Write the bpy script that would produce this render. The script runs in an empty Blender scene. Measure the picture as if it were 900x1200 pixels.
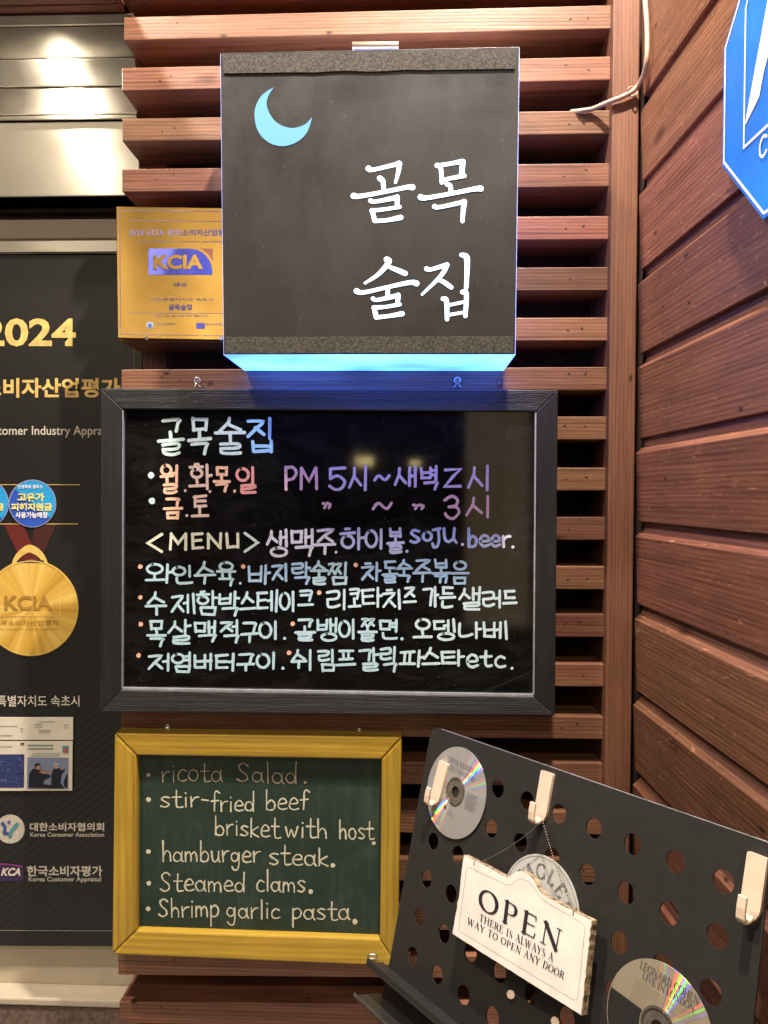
import bpy, bmesh, math, random
from mathutils import Vector, Matrix
random.seed(7)
R = math.radians
scene = bpy.context.scene
COL = scene.collection

# ------------------------------------------------------------------ camera
CAM = Vector((0.0, -1.20, 1.50))
ROT = Matrix.Rotation(R(2.03), 3, 'Z') @ Matrix.Rotation(R(90 - 1.24), 3, 'X') @ Matrix.Rotation(R(0.25), 3, 'Z')
cd = bpy.data.cameras.new('camera'); cam = bpy.data.objects.new('camera', cd); COL.objects.link(cam)
cam.matrix_world = Matrix.Translation(CAM) @ ROT.to_4x4()
cd.sensor_fit = 'VERTICAL'; cd.sensor_height = 24.0; cd.lens = 24.0 * 900 / 1200
cd.clip_start = 0.01; cd.clip_end = 300
scene.camera = cam

# ------------------------------------------------------------------ world and light
w = bpy.data.worlds.new("World"); scene.world = w; w.use_nodes = True
nt = w.node_tree; nt.nodes.clear()
sky = nt.nodes.new('ShaderNodeTexSky'); sky.sky_type = 'NISHITA'; sky.sun_disc = False
sky.sun_elevation = R(-3.0); sky.sun_rotation = R(200)
bg = nt.nodes.new('ShaderNodeBackground'); bg.inputs[1].default_value = 0.10
wo = nt.nodes.new('ShaderNodeOutputWorld')
nt.links.new(sky.outputs[0], bg.inputs[0]); nt.links.new(bg.outputs[0], wo.inputs[0])
scene.view_settings.view_transform = 'Standard'; scene.view_settings.look = 'None'
scene.view_settings.exposure = 1.0; scene.view_settings.gamma = 1.0
scene.cycles.max_bounces = 8; scene.cycles.use_denoising = True
scene.cycles.sample_clamp_indirect = 4.0
scene.cycles.caustics_reflective = False

# (x, y, z, watts, radius, spot half angle, colour, tilt towards wall deg)
DOWNLIGHTS = [
    (0.15, -0.56, 3.02, 130.0, 0.028, (1.0, 0.89, 0.78)),
    (-0.83, -0.68, 3.02, 76.0, 0.045, (1.0, 0.88, 0.75)),
    (0.05, -2.30, 3.02, 38.0, 0.06, (1.0, 0.88, 0.76)),
]
BAY_LIGHT = (-0.62, -0.03, 2.395, 5.0, (1.0, 0.88, 0.72))

# ------------------------------------------------------------------ object helpers
def tag(o, label=None, cat=None, group=None, kind=None):
    if label: o['label'] = label
    if cat: o['category'] = cat
    if group: o['group'] = group
    if kind: o['kind'] = kind
    return o
def empty(name, loc, label, cat, group=None):
    o = bpy.data.objects.new(name, None); o.empty_display_size = .03
    COL.objects.link(o); o.location = loc
    bpy.context.view_layer.update
    return tag(o, label, cat, group)
def link(name, me, mat=None, parent=None, bevel=0, smooth=False, loc=None, M=None):
    o = bpy.data.objects.new(name, me); COL.objects.link(o)
    if mat:
        me.materials.clear(); me.materials.append(mat)
    if M is not None: o.matrix_world = M
    elif loc is not None: o.location = loc
    if parent is not None:
        o.parent = parent
        P = Matrix.Translation(parent.location)
        if parent.parent: P = Matrix.Translation(parent['_w']) if '_w' in parent else P
        o.matrix_parent_inverse = PINV(parent)
    if bevel:
        b = o.modifiers.new('edge', 'BEVEL'); b.width = bevel; b.segments = 2; b.limit_method = 'ANGLE'; b.angle_limit = R(35)
    if smooth:
        me.shade_smooth()
    return o
def WM(o):
    m = o.matrix_basis.copy()
    if o.parent: m = WM(o.parent) @ o.matrix_parent_inverse @ m
    return m
def PINV(p): return WM(p).inverted()

def mesh_pf(name, verts, faces):
    me = bpy.data.meshes.new(name)
    me.from_pydata([tuple(v) for v in verts], [], faces)
    bm = bmesh.new(); bm.from_mesh(me); bmesh.ops.recalc_face_normals(bm, faces=bm.faces); bm.to_mesh(me); bm.free()
    return me
def part(name, verts, faces, mat, parent=None, bevel=0, smooth=False):
    """mesh given in world coordinates; origin moved to its centre"""
    c = sum((Vector(v) for v in verts), Vector()) / len(verts)
    me = mesh_pf(name, [Vector(v) - c for v in verts], faces)
    return link(name, me, mat, parent, bevel, smooth, loc=c)
def loft(front, back):
    n = len(front)
    return list(front) + list(back), [tuple(range(n)), tuple(range(2 * n - 1, n - 1, -1))] + [(i, i + n, (i + 1) % n + n, (i + 1) % n) for i in range(n)]
def prism(name, pts, vec, mat, parent=None, bevel=0):
    vec = Vector(vec)
    v, f = loft([Vector(p) for p in pts], [Vector(p) + vec for p in pts])
    return part(name, v, f, mat, parent, bevel)
def box(name, a, b, mat, parent=None, bevel=0):
    (x0, y0, z0), (x1, y1, z1) = a, b
    return prism(name, [(x0, y0, z0), (x1, y0, z0), (x1, y0, z1), (x0, y0, z1)], (0, y1 - y0, 0), mat, parent, bevel)
def tube(name, pts, r, mat, parent=None, seg=10, closed=False):
    cu = bpy.data.curves.new(name, 'CURVE'); cu.dimensions = '3D'; cu.bevel_depth = r; cu.bevel_resolution = max(1, seg // 4); cu.use_fill_caps = True
    sp = cu.splines.new('POLY'); sp.points.add(len(pts) - 1)
    c = sum((Vector(p) for p in pts), Vector()) / len(pts)
    for i, p in enumerate(pts): sp.points[i].co = (*(Vector(p) - c), 1)
    sp.use_cyclic_u = closed
    me = curve_mesh(cu); me.name = name
    return link(name, me, mat, parent, smooth=True, loc=c)
def curve_mesh(cu):
    t = bpy.data.objects.new('tmp', cu); COL.objects.link(t)
    dg = bpy.context.evaluated_depsgraph_get(); dg.update()
    me = bpy.data.meshes.new_from_object(t.evaluated_get(dg))
    bpy.data.objects.remove(t)
    return me
def smooth_pts(p, n=6, closed=False):
    out = []; N = len(p); P = [Vector(q) for q in p]
    for i in range(N if closed else N - 1):
        a = P[(i - 1) % N] if closed or i > 0 else P[i]; b = P[i]; c = P[(i + 1) % N]
        d = P[(i + 2) % N] if closed or i + 2 < N else c
        for k in range(n):
            t = k / n
            out.append(.5 * ((2 * b) + (c - a) * t + (2 * a - 5 * b + 4 * c - d) * t * t + (3 * b - 3 * c + d - a) * t ** 3))
    if not closed: out.append(P[-1])
    return out

# ------------------------------------------------------------------ planes of the place
class Plane:
    """a real plane; m(px,py,off) gives the point of it that the photograph shows at pixel px,py"""
    def __init__(s, o, n):
        s.o = Vector(o); s.n = Vector(n).normalized()
        s.h = Vector((0, 0, 1)).cross(s.n).normalized(); s.v = s.n.cross(s.h)
    def m(s, px, py, off=0.0):
        r = ROT @ Vector(((px - 450) / 900, -(py - 600) / 900, -1))
        o = s.o + s.n * off
        return CAM + r * ((o - CAM).dot(s.n) / r.dot(s.n))
    def uv(s, u, v, off=0.0): return s.o + s.h * u + s.v * v + s.n * off
def Y(y): return Plane((0, y, 1.5), (0, -1, 0))
def at(px, py, y): return Y(y).m(px, py)

# ------------------------------------------------------------------ materials
def newmat(name):
    m = bpy.data.materials.new(name); m.use_nodes = True
    n = m.node_tree.nodes; b = n['Principled BSDF']
    return m, m.node_tree, b
def N(t, typ, **k):
    n = t.nodes.new('ShaderNode' + typ)
    for a, v in k.items():
        if a.startswith('i_'):
            key = a[2:]; key = int(key) if key.isdigit() else key.replace('_', ' ')
            n.inputs[key].default_value = v
        else: setattr(n, a, v)
    return n
def ramp(t, fac, stops):
    r = t.nodes.new('ShaderNodeValToRGB'); e = r.color_ramp.elements
    while len(e) < len(stops): e.new(0.5)
    for k, (p, c) in enumerate(stops): e[k].position = p; e[k].color = (*c, 1)
    t.links.new(fac, r.inputs[0]); return r.outputs[0]
def s2l(c): return tuple(((v / 255) / 12.92 if v / 255 <= .04045 else ((v / 255 + .055) / 1.055) ** 2.4) for v in c)

def wood(name, dark, light, axis=0, rough=.6, grain=1.0, bump=.25, var=.35, scuff=.0, spots=True, spec=.4, hue=.0):
    m, t, b = newmat(name); L = t.links.new
    tc = N(t, 'TexCoord'); oi = N(t, 'ObjectInfo')
    sc = [95 * grain] * 3; sc[axis] = 3.2 * grain
    mp = N(t, 'Mapping'); mp.inputs['Scale'].default_value = sc
    L(tc.outputs['Object'], mp.inputs['Vector'])
    off = N(t, 'VectorMath', operation='SCALE'); off.inputs[0].default_value = (37, 53, 71)
    L(oi.outputs['Random'], off.inputs['Scale']); L(off.outputs[0], mp.inputs['Location'])
    n1 = N(t, 'TexNoise', i_Scale=1.0, i_Detail=6.0, i_Roughness=.62, i_Distortion=.8); L(mp.outputs[0], n1.inputs['Vector'])
    sc2 = [620 * grain] * 3; sc2[axis] = 16 * grain
    mp2 = N(t, 'Mapping'); mp2.inputs['Scale'].default_value = sc2; L(tc.outputs['Object'], mp2.inputs['Vector']); L(off.outputs[0], mp2.inputs['Location'])
    n2 = N(t, 'TexNoise', i_Scale=1.0, i_Detail=4.0, i_Roughness=.7); L(mp2.outputs[0], n2.inputs['Vector'])
    n3 = N(t, 'TexNoise', i_Scale=7.0, i_Detail=3.0); L(tc.outputs['Object'], n3.inputs['Vector'])
    # growth rings: long distorted waves
    sc4 = [30 * grain] * 3; sc4[axis] = 1.6 * grain
    mp4 = N(t, 'Mapping'); mp4.inputs['Scale'].default_value = sc4; L(tc.outputs['Object'], mp4.inputs['Vector']); L(off.outputs[0], mp4.inputs['Location'])
    wv = N(t, 'TexWave', wave_type='BANDS', bands_direction='XYZ'[2 if axis != 2 else 0], i_Scale=1.9, i_Distortion=9.0, i_Detail=3.0, i_Detail_Scale=.35, i_Detail_Roughness=.55)
    L(mp4.outputs[0], wv.inputs['Vector'])
    a1 = N(t, 'Math', operation='MULTIPLY_ADD', i_1=.52, i_2=0.0); L(n1.outputs[0], a1.inputs[0])
    a2 = N(t, 'Math', operation='MULTIPLY_ADD', i_1=.42); L(n2.outputs[0], a2.inputs[0]); L(a1.outputs[0], a2.inputs[2])
    a3 = N(t, 'Math', operation='MULTIPLY_ADD', i_1=.10); L(wv.outputs[1], a3.inputs[0]); L(a2.outputs[0], a3.inputs[2])
    col = ramp(t, a3.outputs[0], [(.28, dark), (.56, tuple((x + y) / 2 for x, y in zip(dark, light))), (.82, light)])
    hsv = N(t, 'HueSaturation'); L(col, hsv.inputs['Color'])
    rv = N(t, 'Math', operation='MULTIPLY_ADD', i_1=var, i_2=1 - var / 2); L(oi.outputs['Random'], rv.inputs[0])
    rv2 = N(t, 'Math', operation='MULTIPLY_ADD', i_1=.5); L(n3.outputs[0], rv2.inputs[0])
    rv3 = N(t, 'Math', operation='ADD', i_1=-.25); L(rv2.outputs[0], rv3.inputs[0]); L(rv.outputs[0], rv2.inputs[2])
    L(rv3.outputs[0], hsv.inputs['Value'])
    wn = N(t, 'TexWhiteNoise', noise_dimensions='1D'); L(oi.outputs['Random'], wn.inputs['W'])
    hr = N(t, 'MapRange', i_To_Min=.5 - hue * .45, i_To_Max=.5 + hue * .25); L(wn.outputs[0], hr.inputs[0]); L(hr.outputs[0], hsv.inputs['Hue'])
    out = hsv.outputs[0]
    if spots:
        vo = N(t, 'TexVoronoi', i_Scale=1.0); mps = N(t, 'Mapping'); s = [26, 26, 26]; s[axis] = 13; mps.inputs['Scale'].default_value = s
        L(tc.outputs['Object'], mps.inputs['Vector']); L(off.outputs[0], mps.inputs['Location']); L(mps.outputs[0], vo.inputs['Vector'])
        mk = ramp(t, vo.outputs['Distance'], [(.035, (1, 1, 1)), (.10, (0, 0, 0))])
        mx = N(t, 'Mix', data_type='RGBA', blend_type='MULTIPLY'); mx.inputs['B'].default_value = (.18, .14, .12, 1)
        L(mk, mx.inputs['Factor']); L(out, mx.inputs['A']); out = mx.outputs['Result']
    if spots:
        vk = N(t, 'TexVoronoi', i_Scale=1.0); mk_ = N(t, 'Mapping'); s = [13, 13, 13]; s[axis] = 6; mk_.inputs['Scale'].default_value = s
        nk = N(t, 'TexNoise', i_Scale=30.0, i_Detail=2.0); L(tc.outputs['Object'], nk.inputs['Vector'])
        L(tc.outputs['Object'], mk_.inputs['Vector']); L(off.outputs[0], mk_.inputs['Location'])
        va = N(t, 'VectorMath', operation='MULTIPLY_ADD'); va.inputs[1].default_value = (.10,) * 3; L(nk.outputs[1], va.inputs[0]); L(mk_.outputs[0], va.inputs[2]); L(va.outputs[0], vk.inputs['Vector'])
        mk = ramp(t, vk.outputs['Distance'], [(.02, (1, 1, 1)), (.10, (.5,) * 3), (.15, (0, 0, 0))])
        mx = N(t, 'Mix', data_type='RGBA', blend_type='MULTIPLY'); mx.inputs['B'].default_value = (.38, .30, .26, 1)
        L(mk, mx.inputs['Factor']); L(out, mx.inputs['A']); out = mx.outputs['Result']
    if scuff:
        ms = N(t, 'TexNoise', i_Scale=1.0, i_Detail=5.0, i_Roughness=.75, i_Distortion=2.2); mq = N(t, 'Mapping'); s = [90, 90, 90]; s[axis] = 26; mq.inputs['Scale'].default_value = s
        mq.inputs['Rotation'].default_value = (.3, .5, .4)
        L(tc.outputs['Object'], mq.inputs['Vector']); L(off.outputs[0], mq.inputs['Location']); L(mq.outputs[0], ms.inputs['Vector'])
        mk = ramp(t, ms.outputs[0], [(.60, (0, 0, 0)), (.68, (scuff,) * 3)])
        mx = N(t, 'Mix', data_type='RGBA'); mx.inputs['B'].default_value = (*[min(1, c * 2.0 + .05) for c in light], 1)
        L(mk, mx.inputs['Factor']); L(out, mx.inputs['A']); out = mx.outputs['Result']
    L(out, b.inputs['Base Color'])
    b.inputs['Roughness'].default_value = rough; b.inputs['Specular IOR Level'].default_value = spec
    bp = N(t, 'Bump', i_Strength=bump, i_Distance=.0015); L(a3.outputs[0], bp.inputs['Height']); L(bp.outputs[0], b.inputs['Normal'])
    return m
def plain(name, col, rough=.5, metal=0.0, noise=.12, scale=40, bump=.0, bscale=300, spec=.5, coat=0.0, emit=None, estr=0.0, rn=.0):
    m, t, b = newmat(name); L = t.links.new
    tc = N(t, 'TexCoord'); n1 = N(t, 'TexNoise', i_Scale=float(scale), i_Detail=5.0, i_Roughness=.65); L(tc.outputs['Object'], n1.inputs['Vector'])
    lo = tuple(max(0, c * (1 - noise * 2)) for c in col); hi = tuple(min(1, c * (1 + noise * 2)) for c in col)
    L(ramp(t, n1.outputs[0], [(.3, lo), (.7, hi)]), b.inputs['Base Color'])
    b.inputs['Metallic'].default_value = metal; b.inputs['Specular IOR Level'].default_value = spec
    if rn:
        mr = N(t, 'MapRange', i_To_Min=max(.02, rough - rn), i_To_Max=min(1, rough + rn), i_From_Min=.3, i_From_Max=.7)
        L(n1.outputs[0], mr.inputs[0]); L(mr.outputs[0], b.inputs['Roughness'])
    else: b.inputs['Roughness'].default_value = rough
    b.inputs['Coat Weight'].default_value = coat
    if bump:
        n2 = N(t, 'TexNoise', i_Scale=float(bscale), i_Detail=3.0); L(tc.outputs['Object'], n2.inputs['Vector'])
        bp = N(t, 'Bump', i_Strength=bump, i_Distance=.001); L(n2.outputs[0], bp.inputs['Height']); L(bp.outputs[0], b.inputs['Normal'])
    if emit:
        b.inputs['Emission Color'].default_value = (*emit, 1); b.inputs['Emission Strength'].default_value = estr
    return m

M_slat = wood('stained slat wood', (.045, .015, .008), (.36, .168, .092), 0, rough=.42, var=.6, bump=.35, hue=.035)
M_post = wood('stained post wood', (.07, .026, .014), (.27, .118, .062), 2, rough=.5, var=.2)
M_plank = wood('stained plank wood', (.050, .016, .008), (.33, .142, .072), 0, rough=.46, grain=.85, bump=.5, var=.42, scuff=.5, hue=.02)
M_back = wood('dark brown backing board', (.045, .024, .020), (.10, .055, .045), 0, rough=.8, spots=False)  # darker brown than the slat wood
M_yellow = wood('varnished yellow wood', (.22, .125, .012), (.78, .50, .060), 0, rough=.36, grain=.5, bump=.1, var=.2, spots=False)
M_yellow_v = wood('varnished yellow wood upright', (.22, .125, .012), (.78, .50, .060), 2, rough=.36, grain=.5, bump=.1, var=.2, spots=False)
M_soffit = wood('ridged soffit wood', (.10, .035, .02), (.24, .10, .055), 0, rough=.6, spots=False)
M_black_frame = wood('black embossed frame', (.006, .006, .007), (.048, .045, .043), 0, rough=.38, grain=2.2, bump=1.0, var=.1, spots=False)
M_black_frame_v = wood('black embossed frame upright', (.006, .006, .007), (.030, .029, .029), 2, rough=.42, grain=1.6, bump=.8, var=.1, spots=False)
M_gloss = plain('glossy black board', (.006, .0055, .005), rough=.05, noise=.3, scale=14, rn=.015)
M_screw = plain('screw steel', (.62, .60, .56), rough=.3, metal=1.0)
M_box_face = plain('matt black sign film', (.022, .0185, .016), rough=.42, noise=.16, scale=9, bump=.06, rn=.12)
_t = M_box_face.node_tree; _b = _t.nodes['Principled BSDF']; _tc = N(_t, 'TexCoord')
_mp = N(_t, 'Mapping'); _mp.inputs['Scale'].default_value = (30, 30, 5); _mp.inputs['Rotation'].default_value = (0, -.5, 0); _t.links.new(_tc.outputs['Object'], _mp.inputs['Vector'])
_n = N(_t, 'TexNoise', i_Scale=1.0, i_Detail=7.0, i_Roughness=.7, i_Distortion=1.0); _t.links.new(_mp.outputs[0], _n.inputs['Vector'])
_n2 = N(_t, 'TexNoise', i_Scale=260.0, i_Detail=2.0); _t.links.new(_tc.outputs['Object'], _n2.inputs['Vector'])
_s = ramp(_t, _n.outputs[0], [(.30, (.007, .006, .0052)), (.44, (.0125, .0105, .009)), (.64, (.014, .0115, .010)), (.76, (.024, .021, .019))])
_d = ramp(_t, _n2.outputs[0], [(.70, (0, 0, 0)), (.76, (.06, .055, .05))])
_m = N(_t, 'Mix', data_type='RGBA', blend_type='ADD'); _m.inputs['Factor'].default_value = .7; _t.links.new(_s, _m.inputs['A']); _t.links.new(_d, _m.inputs['B'])
_t.links.new(_m.outputs['Result'], _b.inputs['Base Color'])
M_velcro = plain('dusty black hook tape', (.050, .043, .037), rough=.95, noise=.55, scale=420, bump=1.0, bscale=900)
M_cream = plain('cream painted wall', (.55, .47, .35), rough=.6, noise=.05, scale=12, bump=.05)
M_hook = plain('cream plastic', (.74, .57, .42), rough=.32, noise=.03)
M_signw = plain('worn off white enamel', (.80, .75, .66), rough=.45, noise=.05, scale=30)
M_signedge = plain('worn raw sign edge', (.30, .22, .13), rough=.8, noise=.5, scale=150)
M_ink = plain('dark printing ink', (.035, .022, .028), rough=.6)
M_inkgrey = plain('grey printing ink', (.16, .15, .16), rough=.6)
M_brownstone = plain('brown stone', (.16, .105, .08), rough=.75, noise=.25, scale=120, bump=.3)
M_cable = plain('beige cable sheath', (.40, .29, .20), rough=.5, noise=.1, scale=60)
M_blue = plain('blue enamelled sign', (.005, .175, .74), rough=.3, noise=.14, scale=9)
M_white = plain('white sign print', (.85, .83, .80), rough=.4, noise=.02)
M_gold_print = plain('gold printing', (.78, .52, .16), rough=.45, noise=.15, scale=60, metal=.0)
M_card = plain('white paper card', (.68, .62, .50), rough=.6, noise=.03)
M_tick = plain('pale ivory print', (.66, .60, .50), rough=.6, noise=.03)
M_dkbrown = plain('dark brown door profile', (.06, .038, .03), rough=.4, noise=.15)
M_asphalt = plain('street asphalt', (.05, .05, .05), rough=.85, noise=.3, scale=60, bump=.4)
M_paver = plain('pale granite paving', (.38, .36, .33), rough=.8, noise=.2, scale=20, bump=.3)
M_render = plain('dark rendered wall', (.06, .05, .045), rough=.8, noise=.2, scale=6, bump=.2)
M_ring = plain('downlight trim', (.7, .7, .68), rough=.35)
M_holder = plain('black powder coat', (.026, .024, .022), rough=.40, noise=.04, scale=60, rn=.03, bump=.12, bscale=1400)

def emis(name, col, s, base=(.8, .85, .9)):
    return plain(name, base, rough=.4, noise=.01, emit=col, estr=s)
M_letter = emis('lit white letter film', (.50, .72, 1.0), .95, base=(.5, .6, .7))
M_moon = emis('lit pale blue moon film', (.14, .50, .97), .30, base=(.08, .2, .35))
M_acryl = emis('lit acrylic side', (.16, .26, 1.0), 1.2)
M_acryl_bot = emis('lit blue acrylic bottom', (.035, .15, 1.0), 4.4)
_t = M_acryl_bot.node_tree; _b = _t.nodes['Principled BSDF']; _tc = N(_t, 'TexCoord')
_n = N(_t, 'TexNoise', i_Scale=7.0, i_Detail=1.0); _t.links.new(_tc.outputs['Object'], _n.inputs['Vector'])
_mr = N(_t, 'MapRange', i_From_Min=.34, i_From_Max=.62, i_To_Min=2.0, i_To_Max=5.6); _t.links.new(_n.outputs[0], _mr.inputs[0]); _t.links.new(_mr.outputs[0], _b.inputs['Emission Strength'])
M_lamp = emis('lamp lens', (1.0, .82, .6), 18)
M_fill_window = emis('lit window', (1.0, .84, .64), 2.6)  # added glow, gives frontal fill and something for the metals to reflect
M_door_glow = emis('dim added door glow', (1.0, .74, .42), .45, base=(.2, .15, .1))  # added glow, brightens the reflection in the menu board
M_lantern = emis('lantern glass', (1.0, .78, .35), 6)

# brushed stainless steel
def steel(name, col, rough, axis_scale=(2, 240, 700), b_str=.12):
    m, t, b = newmat(name); L = t.links.new
    tc = N(t, 'TexCoord'); mp = N(t, 'Mapping'); mp.inputs['Scale'].default_value = axis_scale; L(tc.outputs['Object'], mp.inputs['Vector'])
    n1 = N(t, 'TexNoise', i_Scale=1.0, i_Detail=4.0); L(mp.outputs[0], n1.inputs['Vector'])
    n0 = N(t, 'TexNoise', i_Scale=9.0, i_Detail=5.0); L(tc.outputs['Object'], n0.inputs['Vector'])
    L(ramp(t, n0.outputs[0], [(.3, tuple(c * .8 for c in col)), (.7, col)]), b.inputs['Base Color'])
    mr = N(t, 'MapRange', i_To_Min=rough - .06, i_To_Max=rough + .08, i_From_Min=.3, i_From_Max=.7); L(n0.outputs[0], mr.inputs[0]); L(mr.outputs[0], b.inputs['Roughness'])
    b.inputs['Metallic'].default_value = 1.0
    b.inputs['Anisotropic'].default_value = .75
    tg = N(t, 'Tangent', direction_type='RADIAL', axis='X'); b.inputs['Anisotropic Rotation'].default_value = .25
    cmb = N(t, 'CombineXYZ'); cmb.inputs[2].default_value = 1.0
    L(cmb.outputs[0], b.inputs['Tangent']); b.inputs['Anisotropic Rotation'].default_value = 0.0
    bp = N(t, 'Bump', i_Strength=b_str, i_Distance=.0006); L(n1.outputs[0], bp.inputs['Height']); L(bp.outputs[0], b.inputs['Normal'])
    return m
M_steel = steel('brushed stainless steel', (.88, .82, .70), .32, b_str=.0)
M_goldplate = steel('brushed gold plate', (.66, .41, .11), .22, (3, 300, 500), .0)
M_clip = steel('scratched brass clip', (.70, .58, .44), .35)

_t = M_gloss.node_tree; _b = _t.nodes['Principled BSDF']; _tc = N(_t, 'TexCoord')
_mp = N(_t, 'Mapping'); _mp.inputs['Scale'].default_value = (6, 6, 15); _mp.inputs['Rotation'].default_value = (0, .25, 0); _t.links.new(_tc.outputs['Object'], _mp.inputs['Vector'])
_n = N(_t, 'TexNoise', i_Scale=1.6, i_Detail=8.0, i_Roughness=.72, i_Distortion=1.4); _t.links.new(_mp.outputs[0], _n.inputs['Vector'])
_vo = N(_t, 'TexVoronoi', i_Scale=60.0); _t.links.new(_tc.outputs['Object'], _vo.inputs['Vector'])
_d = ramp(_t, _vo.outputs['Distance'], [(.03, (.10, .09, .08)), (.07, (0, 0, 0))])
_s = ramp(_t, _n.outputs[0], [(.45, (.0045, .0042, .004)), (.75, (.017, .0165, .016))])
_m = N(_t, 'Mix', data_type='RGBA', blend_type='ADD'); _m.inputs['Factor'].default_value = .6; _t.links.new(_s, _m.inputs['A']); _t.links.new(_d, _m.inputs['B'])
_t.links.new(_m.outputs['Result'], _b.inputs['Base Color'])
# banner: black satin with fine diagonal wave lines
M_banner, _t, _b = newmat('satin black banner print')
_tc = N(_t, 'TexCoord'); _mp = N(_t, 'Mapping'); _mp.inputs['Rotation'].default_value = (0, R(38), 0)
_t.links.new(_tc.outputs['Object'], _mp.inputs['Vector'])
_wv = N(_t, 'TexWave', wave_type='BANDS', bands_direction='Z', i_Scale=26.0, i_Distortion=1.6, i_Detail=0.0, i_Detail_Scale=.18)
_t.links.new(_mp.outputs[0], _wv.inputs['Vector'])
_wc = ramp(_t, _wv.outputs[1], [(.0, (.006, .007, .008)), (.25, (.015, .0145, .014)), (1, (.018, .017, .016))])
_sp = N(_t, 'SeparateXYZ'); _t.links.new(_tc.outputs['Object'], _sp.inputs[0])
_mk = N(_t, 'MapRange', i_From_Min=.02, i_From_Max=-.25, i_To_Min=0.0, i_To_Max=1.0); _t.links.new(_sp.outputs[2], _mk.inputs[0])
_mx = N(_t, 'Mix', data_type='RGBA'); _mx.inputs['A'].default_value = (.013, .012, .011, 1)
_t.links.new(_mk.outputs[0], _mx.inputs['Factor']); _t.links.new(_wc, _mx.inputs['B']); _t.links.new(_mx.outputs['Result'], _b.inputs['Base Color'])
_b.inputs['Roughness'].default_value = .40

# green chalkboard with wiped chalk dust
M_chalkboard, _t, _b = newmat('dusty green chalkboard')
_tc = N(_t, 'TexCoord'); _n = N(_t, 'TexNoise', i_Scale=9.0, i_Detail=7.0, i_Roughness=.7, i_Distortion=1.0); _t.links.new(_tc.outputs['Object'], _n.inputs['Vector'])
_mp = N(_t, 'Mapping'); _mp.inputs['Scale'].default_value = (300, 300, 18); _t.links.new(_tc.outputs['Object'], _mp.inputs['Vector'])
_n2 = N(_t, 'TexNoise', i_Scale=1.0, i_Detail=3.0); _t.links.new(_mp.outputs[0], _n2.inputs['Vector'])
_a = N(_t, 'Math', operation='MULTIPLY_ADD', i_1=.4); _t.links.new(_n2.outputs[0], _a.inputs[0]); _t.links.new(_n.outputs[0], _a.inputs[2])
_t.links.new(ramp(_t, _a.outputs[0], [(.45, (.008, .025, .015)), (.72, (.014, .034, .021)), (1.0, (.045, .066, .050))]), _b.inputs['Base Color'])
_b.inputs['Roughness'].default_value = .7

def colmat(name, rough, dusty=False):
    m, t, b = newmat(name); L = t.links.new
    a = N(t, 'Attribute', attribute_name='ink'); tc = N(t, 'TexCoord')
    n = N(t, 'TexNoise', i_Scale=900.0 if dusty else 260.0, i_Detail=3.0, i_Roughness=.8); L(tc.outputs['Object'], n.inputs['Vector'])
    mx = N(t, 'Mix', data_type='RGBA', blend_type='MULTIPLY'); mx.inputs['Factor'].default_value = 1.0
    L(a.outputs['Color'], mx.inputs['A']); L(ramp(t, n.outputs[0], [(.3, (.62,) * 3 if dusty else (.66,) * 3), (.65, (1, 1, 1))]), mx.inputs['B'])
    L(mx.outputs['Result'], b.inputs['Base Color']); b.inputs['Roughness'].default_value = rough
    if dusty:
        n3 = N(t, 'TexNoise', i_Scale=1500.0, i_Detail=2.0); L(tc.outputs['Object'], n3.inputs['Vector'])
        L(ramp(t, n3.outputs[0], [(.36, (.25,) * 3), (.50, (1, 1, 1))]), b.inputs['Alpha'])
    return m
M_marker = colmat('chalk marker ink', .55)
M_chalk = colmat('chalk stick dust', .95, True)

# compact disc: metallised, tracks scatter light crosswise, split a little by colour
def disc_mat(name, tint):
    m, t, b = newmat(name); L = t.links.new; t.nodes.remove(b)
    out = [n for n in t.nodes if n.type == 'OUTPUT_MATERIAL'][0]
    tg = N(t, 'Tangent', direction_type='RADIAL', axis='Z')
    prev = None
    for k, (c, rot) in enumerate((((1, 0, 0), -.012), ((0, 1, 0), 0.0), ((0, 0, 1), .012))):
        g = N(t, 'BsdfAnisotropic', distribution='GGX'); g.inputs['Color'].default_value = tuple(tint[i] * c[i] for i in range(3)) + (1,)
        g.inputs['Roughness'].default_value = .34; g.inputs['Anisotropy'].default_value = .88; g.inputs['Rotation'].default_value = .25 + rot if False else rot % 1
        L(tg.outputs[0], g.inputs['Tangent'])
        if prev is None: prev = g.outputs[0]
        else:
            ad = N(t, 'AddShader'); L(prev, ad.inputs[0]); L(g.outputs[0], ad.inputs[1]); prev = ad.outputs[0]
    df = N(t, 'BsdfDiffuse'); df.inputs[0].default_value = (*[c * .40 for c in tint], 1)
    mx = N(t, 'MixShader'); mx.inputs[0].default_value = .72; L(prev, mx.inputs[1]); L(df.outputs[0], mx.inputs[2])
    L(mx.outputs[0], out.inputs['Surface'])
    return m
M_disc = disc_mat('silver disc', (.86, .82, .76))
M_disc_gold = disc_mat('champagne disc', (.86, .74, .52))
M_chain = plain('dull bead chain', (.16, .13, .11), rough=.4, metal=.7)
M_rim = plain('pale edge highlight', (.42, .40, .42), rough=.4, noise=.2, metal=.6)  # edge highlight put into a pale colour
M_disc_white = plain('pale printed disc', (.50, .50, .45), rough=.35, noise=.04)
M_hub = plain('clear disc hub', (.20, .17, .14), rough=.15, noise=.2, scale=80, metal=.5)

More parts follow.
